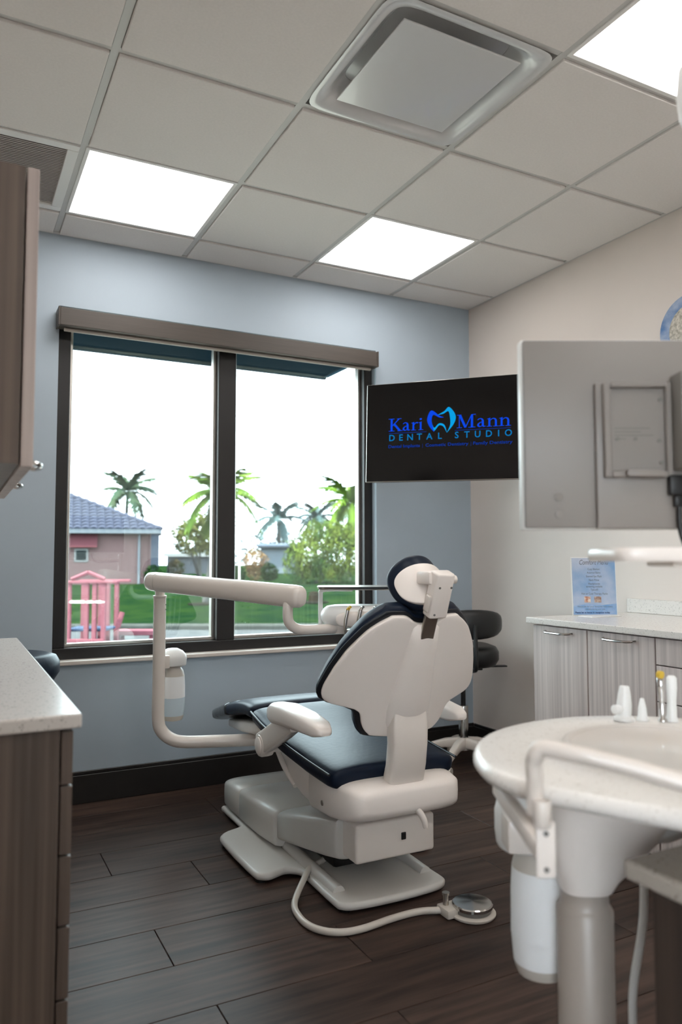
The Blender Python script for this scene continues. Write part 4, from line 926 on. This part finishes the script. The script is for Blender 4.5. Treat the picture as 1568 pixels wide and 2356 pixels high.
dx = (322-784)*sc
b = B(); box(b, dx-.05, dx+.05, D-.12, D-.02, -.4, ez-.15, mtx=HX); obj('downpipe', b, xm('downpipe', dim(206,216,228), .5), hs)
px_ = (362-784)*sc
b = B(); box(b, px_-.28, px_+.10, D-.4, D-.1, -.4, ez-.12, mtx=HX); obj('porch_post', b, xm('porch_post', dim(120,130,150), .7), hs)

# foliage
def Og(u, d):
    r = (u-784)/1738*d; return O(r, d, lawn_z(r, d))
def leafmat(n, c1, c2): return xm(n, dim(*c1), .6, col2=dim(*c2), nscale=1.4, subs=0)
def frond_mesh(L, droop, mt, nl=16, wid=.30, seed=0, rise=.35):
    rnd = random.Random(seed); b = B(); pts = []
    for k in range(nl+1):
        f = k/nl; pts.append(Vector((L*f*(1-.12*f*droop), 0, L*(rise*f-droop*f*f))))
    for k in range(nl):
        a, c = pts[k], pts[k+1]; b.faces.new([b.verts.new(q) for q in (a+Vector((0,.012*L*.3,0)), c+Vector((0,.012*L*.3,0)), c-Vector((0,.012*L*.3,0)), a-Vector((0,.012*L*.3,0)))])
        if k < 1: continue
        f = k/nl; ln = L*wid*(math.sin(PI*min(1, f*.92+.1))**.6)*rnd.uniform(.8,1.15)
        d = (c-a).normalized()
        for s in (-1, 1):
            for q in (0, .5):
                base = a.lerp(c, q); tip = base+Vector((0,s,0))*ln*.75+d*ln*.55-Vector((0,0,1))*ln*rnd.uniform(.25,.6); wv = d*L/nl*.50
                b.faces.new([b.verts.new(base-wv), b.verts.new(base+wv), b.verts.new(tip+wv*.25), b.verts.new(tip-wv*.1)])
    me = bpy.data.meshes.new('frond'); b.to_mesh(me); b.free(); me.materials.append(mt); return me
def palm(label, base, top, r0, r1, L, nf, droop, mt, seed, group='palm trees outside', tm=None):
    rnd = random.Random(seed); t_ = thing('palm_tree', label, 'palm tree', base, group)
    b = B(); mid = base.lerp(top, .5)+Vector((rnd.uniform(-.1,.1),0,0)); tube(b, [base-Vector((0,0,.3)), mid, top], [r0,(r0+r1)/2,r1], 10); obj('trunk', b, tm or M['trunk'], t_, 60)
    ms = [frond_mesh(L*rnd.uniform(.9,1.1), droop*q, mt, seed=seed+k) for k, q in enumerate((.7,1.0,1.3))]
    for k in range(nf):
        me = ms[k % 3]; o = obj('frond', me, mt, t_); az = 2*PI*k/nf*1.0+rnd.uniform(-.25,.25)
        el = (.75, .25, -.15)[k % 3]+rnd.uniform(-.12,.12)
        o.matrix_basis = Matrix.Translation(top) @ Matrix.Rotation(az,4,'Z') @ Matrix.Rotation(-el,4,'Y')
    return t_
M['trunk'] = xm('palm_trunk', dim(150,150,150), .8, noise=.3, nscale=5)
def crown(bm, c, rx, ry, rz, n, size, rnd, squash=1, droopy=0):
    for k in range(n):
        while True:
            p = Vector((rnd.uniform(-1,1), rnd.uniform(-1,1), rnd.uniform(-1,1)))
            if .25 < p.length < 1: break
        p = p*(p.length**-.45)
        lump = 1+.16*math.sin(p.x*5+p.y*3)*math.cos(p.z*4+p.x*2)
        q = c+Vector((p.x*rx, p.y*ry, p.z*rz))*lump
        a = Vector((rnd.gauss(0,1), rnd.gauss(0,1), rnd.gauss(0,1)*.6-droopy)).normalized(); s = a.orthogonal().normalized(); s = (Matrix.Rotation(rnd.uniform(0,6.3),3,a) @ s)
        l, wv = size*rnd.uniform(.7,1.4), size*rnd.uniform(.25,.42)*(.6 if droopy else 1)
        bm.faces.new([bm.verts.new(q-a*l), bm.verts.new(q+s*wv), bm.verts.new(q+a*l), bm.verts.new(q-s*wv)])
def tree(name, label, cat, base, trunk_h, r, blobs, mt, n, size, seed, group, droopy=0, tm=None, stems=1):
    rnd = random.Random(seed); t_ = thing(name, label, cat, base, group)
    if trunk_h > 0:
        b = B()
        for k in range(stems):
            off = Vector((rnd.uniform(-.3,.3), rnd.uniform(-.2,.2), 0))*(1 if stems > 1 else 0)
            tube(b, [base+off*.3-Vector((0,0,.2)), base+off*1.2+Vector((0,0,trunk_h*.6)), base+off*3+Vector((0,0,trunk_h*1.5))], [r, r*.75, r*.4], 8)
        obj('trunk', b, tm or M['trunk'], t_, 60)
    b = B()
    for (dx_, dy_, dz_, rx, ry, rz_) in blobs: crown(b, base+Vector((.8887*dx_+.4585*dy_, -.4585*dx_+.8887*dy_, dz_)), rx, ry, rz_, int(n*rx*rz_/sum(q[3]*q[5] for q in blobs)), size, rnd, droopy=droopy)
    obj('crown', b, mt, t_); return t_
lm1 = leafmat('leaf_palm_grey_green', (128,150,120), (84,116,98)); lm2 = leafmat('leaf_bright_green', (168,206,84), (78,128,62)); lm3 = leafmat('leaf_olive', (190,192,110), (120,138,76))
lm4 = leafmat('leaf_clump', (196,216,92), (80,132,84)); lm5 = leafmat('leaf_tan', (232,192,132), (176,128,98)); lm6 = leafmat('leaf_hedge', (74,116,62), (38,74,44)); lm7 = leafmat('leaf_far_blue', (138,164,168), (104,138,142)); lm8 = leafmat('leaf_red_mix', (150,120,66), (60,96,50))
palm('tall coconut palm rising behind the tiled roof', Og(290,52), Ouv(292,1130,52), .16, .11, 2.5, 15, .75, lm1, 3)
palm('leaning green palm crossed by the window mullion', O((470-784)/1738*22, 22, lawn_z(-4,22)), Ouv(508,1138,22), .10, .07, 1.35, 19, .85, lm2, 5)
palm('palm crown at the right window jamb above the leafy clump', O((800-784)/1738*34, 34, lawn_z(.5,34)), Ouv(808,1158,34), .14, .10, 2.0, 16, .9, lm2, 8)
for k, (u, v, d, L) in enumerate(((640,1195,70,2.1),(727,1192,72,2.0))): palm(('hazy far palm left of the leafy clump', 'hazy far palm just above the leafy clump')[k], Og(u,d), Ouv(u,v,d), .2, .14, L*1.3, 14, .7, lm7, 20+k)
tree('round_tree', 'round olive green tree on the lawn left of the mullion', 'tree', Og(462,42), 1.3, .10, [(-.4,0,2.3,1.25,1.1,.95),(.7,0,2.1,1.0,.9,.8),(.1,.1,2.9,1.0,.9,.7)], lm3, 2400, .16, 4, 'trees outside', stems=3)
tree('leafy_clump', 'big bright green clump of drooping bamboo palm right of the mullion', 'shrub', Og(738,28), .9, .07, [(0,0,1.1,1.22,1.0,1.0),(.15,0,1.75,.95,.9,.55),(-.65,-.1,.75,.75,.7,.75),(.75,0,.95,.75,.7,.95),(.9,.1,1.7,.5,.5,.55)], lm4, 5200, .12, 6, 'trees outside', droopy=1.1, stems=4)
tree('tan_bush', 'tan and pinkish feathery bush by the lamp post', 'shrub', Og(588,38), .5, .05, [(0,0,.95,.62,.55,.60),(.05,0,.45,.48,.4,.5)], lm5, 900, .10, 7, 'trees outside')
for k, (u, v, d, rx, lb, mt_) in enumerate(((355,1312,33,.42,'dark green ball shrub beside the house corner',lm6),(405,1312,42,.50,'ball shrub with reddish leaves right of the house',lm8),(548,1322,36,.36,'clipped green hedge block under the lamp post',lm6),(620,1326,36,.40,'small clipped hedge right of the tan bush',lm6))):
    tree('ball_shrub', lb, 'shrub', Og(u,d), 0, 0, [(0,0,rx*1.05,rx,rx,rx*1.1)], mt_, 600, .09, 30+k, 'clipped shrubs outside')
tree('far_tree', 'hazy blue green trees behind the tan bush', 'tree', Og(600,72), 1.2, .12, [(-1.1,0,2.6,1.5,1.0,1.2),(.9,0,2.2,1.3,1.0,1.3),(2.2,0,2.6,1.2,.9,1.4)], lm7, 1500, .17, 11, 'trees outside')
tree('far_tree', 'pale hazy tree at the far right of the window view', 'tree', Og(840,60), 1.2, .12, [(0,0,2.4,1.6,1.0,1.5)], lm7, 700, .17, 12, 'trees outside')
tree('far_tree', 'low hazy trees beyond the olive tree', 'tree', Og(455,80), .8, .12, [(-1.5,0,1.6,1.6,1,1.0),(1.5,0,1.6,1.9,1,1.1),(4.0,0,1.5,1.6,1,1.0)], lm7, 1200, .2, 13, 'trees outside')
# low building and driveway far behind
fb = thing('far_building', 'low grey building with a white roof edge behind the olive tree', 'building', Og(450,58))
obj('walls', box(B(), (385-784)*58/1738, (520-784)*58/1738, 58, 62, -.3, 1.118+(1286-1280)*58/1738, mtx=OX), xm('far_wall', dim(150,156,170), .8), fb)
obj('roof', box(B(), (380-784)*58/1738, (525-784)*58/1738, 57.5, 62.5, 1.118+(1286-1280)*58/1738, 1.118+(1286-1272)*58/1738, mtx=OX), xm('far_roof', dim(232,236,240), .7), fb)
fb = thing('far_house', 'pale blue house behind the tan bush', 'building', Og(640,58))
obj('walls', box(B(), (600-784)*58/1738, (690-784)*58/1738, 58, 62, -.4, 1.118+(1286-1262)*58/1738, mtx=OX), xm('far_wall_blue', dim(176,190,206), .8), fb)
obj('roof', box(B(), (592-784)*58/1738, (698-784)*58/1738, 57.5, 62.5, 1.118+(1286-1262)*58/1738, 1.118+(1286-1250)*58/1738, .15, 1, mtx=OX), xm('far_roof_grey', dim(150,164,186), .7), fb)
# lamp post
lp = thing('lamp_post', 'white garden lamp post beside the tan bush', 'lamp post', Og(551,34))
b = B(); tube(b, [Og(551,34), Ouv(551,1268,34)], .035, 8, smooth=False); obj('pole', b, 'bwhite', lp)
b = B(); p = Ouv(551,1268,34); lathe(b, [(.04,0),(.10,.10),(.12,.24),(.17,.26),(.02,.40)], tuple(p), 10); obj('lantern', b, 'bwhite', lp)
# mulch rings
for u, v, lb in ((468,1391,'ring of dark mulch round the leaning palm'), (722,1392,'ring of dark mulch with a stump on the lawn')):
    d = 21.6; r = (u-784)/1738*d; z = lawn_z(r, d); m_ = thing('mulch_ring', lb, 'mulch', O(r,d,z), 'mulch rings on the lawn')
    b = B(); lathe(b, [(.42,-.06),(.42,.02),(.38,.035),(.05,.05)], tuple(O(r,d,z)), 28); obj('mulch', b, xm('mulch', dim(72,70,66), .9, noise=.4, nscale=20), m_, 60)
    if u > 700:
        b = B(); lathe(b, [(.17,0),(.14,.12),(.13,.26),(.04,.28)], tuple(O(r,d,z+.03)), 14); obj('stump', b, xm('stump', dim(84,74,62), .9, noise=.3, nscale=14), m_, 60)
# pink garden arbour with seat
ar = thing('garden_arbour', 'pink painted garden arbour with bench beyond the left window pane', 'arbour', O(-4.4,12.2,-.40))
pk = xm('pink_paint', dim(222,142,158), .5, noise=.1, nscale=6); d0 = 12.2; s_ = d0/1738; zz = lambda v: 1.118+(1286-v)*s_; xx = lambda u: (u-784)*s_
for u in (160, 201, 219, 240):
    for dd in (0, .7):
        obj('post', box(B(), xx(u)-.035, xx(u)+.035, d0+dd, d0+dd+.07, -.40, zz(1336), .006, 1, mtx=OX), pk, ar)
obj('lintel', box(B(), xx(150), xx(272), d0-.02, d0+.10, zz(1341), zz(1335), .006, 1, mtx=OX), pk, ar)
obj('lintel', box(B(), xx(150), xx(272), d0+.68, d0+.80, zz(1341), zz(1335), .006, 1, mtx=OX), pk, ar)
for ua, ub, va, vb in ((165,203,1332,1316),(203,241,1316,1332)):
    b = B(); tube(b, [OX @ Vector((xx(ua),d0+.04,zz(va))), OX @ Vector((xx(ub),d0+.04,zz(vb)))], .035, 6, smooth=False); obj('gable', b, pk, ar)
obj('rail', box(B(), xx(156), xx(244), d0, d0+.06, zz(1386), zz(1381), .004, 1, mtx=OX), 'bwhite', ar)
obj('bench', box(B(), xx(150), xx(242), d0+.1, d0+.65, zz(1452), zz(1446), .01, 1, mtx=OX), xm('bench_seat', dim(120,140,176), .6), ar)
obj('footboard', box(B(), xx(158), xx(244), d0-.02, d0+.05, zz(1482), zz(1468), .006, 1, mtx=OX), pk, ar)
for (ua, ub, v0, v1) in ((262,270,1445,1410),):
    b = B(); tube(b, [OX @ Vector((xx(ua),d0+.3,zz(v0))), OX @ Vector((xx(ub),d0+.35,zz(v1)))], .04, 6, smooth=False); obj('brace', b, pk, ar)
bn = thing('garden_bench', 'low rose coloured garden bench by the kerb', 'bench', O(-3.8,13.2,-.4)); d1 = 13.2; s1_ = d1/1738
obj('seat', box(B(), (268-784)*s1_, (356-784)*s1_, d1, d1+.35, 1.118+(1286-1460)*s1_, 1.118+(1286-1449)*s1_, .01, 1, mtx=OX), pk, bn)
for u in (274, 350): obj('leg', box(B(), (u-784)*s1_-.04, (u-784)*s1_+.04, d1+.05, d1+.3, -.40, 1.118+(1286-1460)*s1_, mtx=OX), pk, bn)
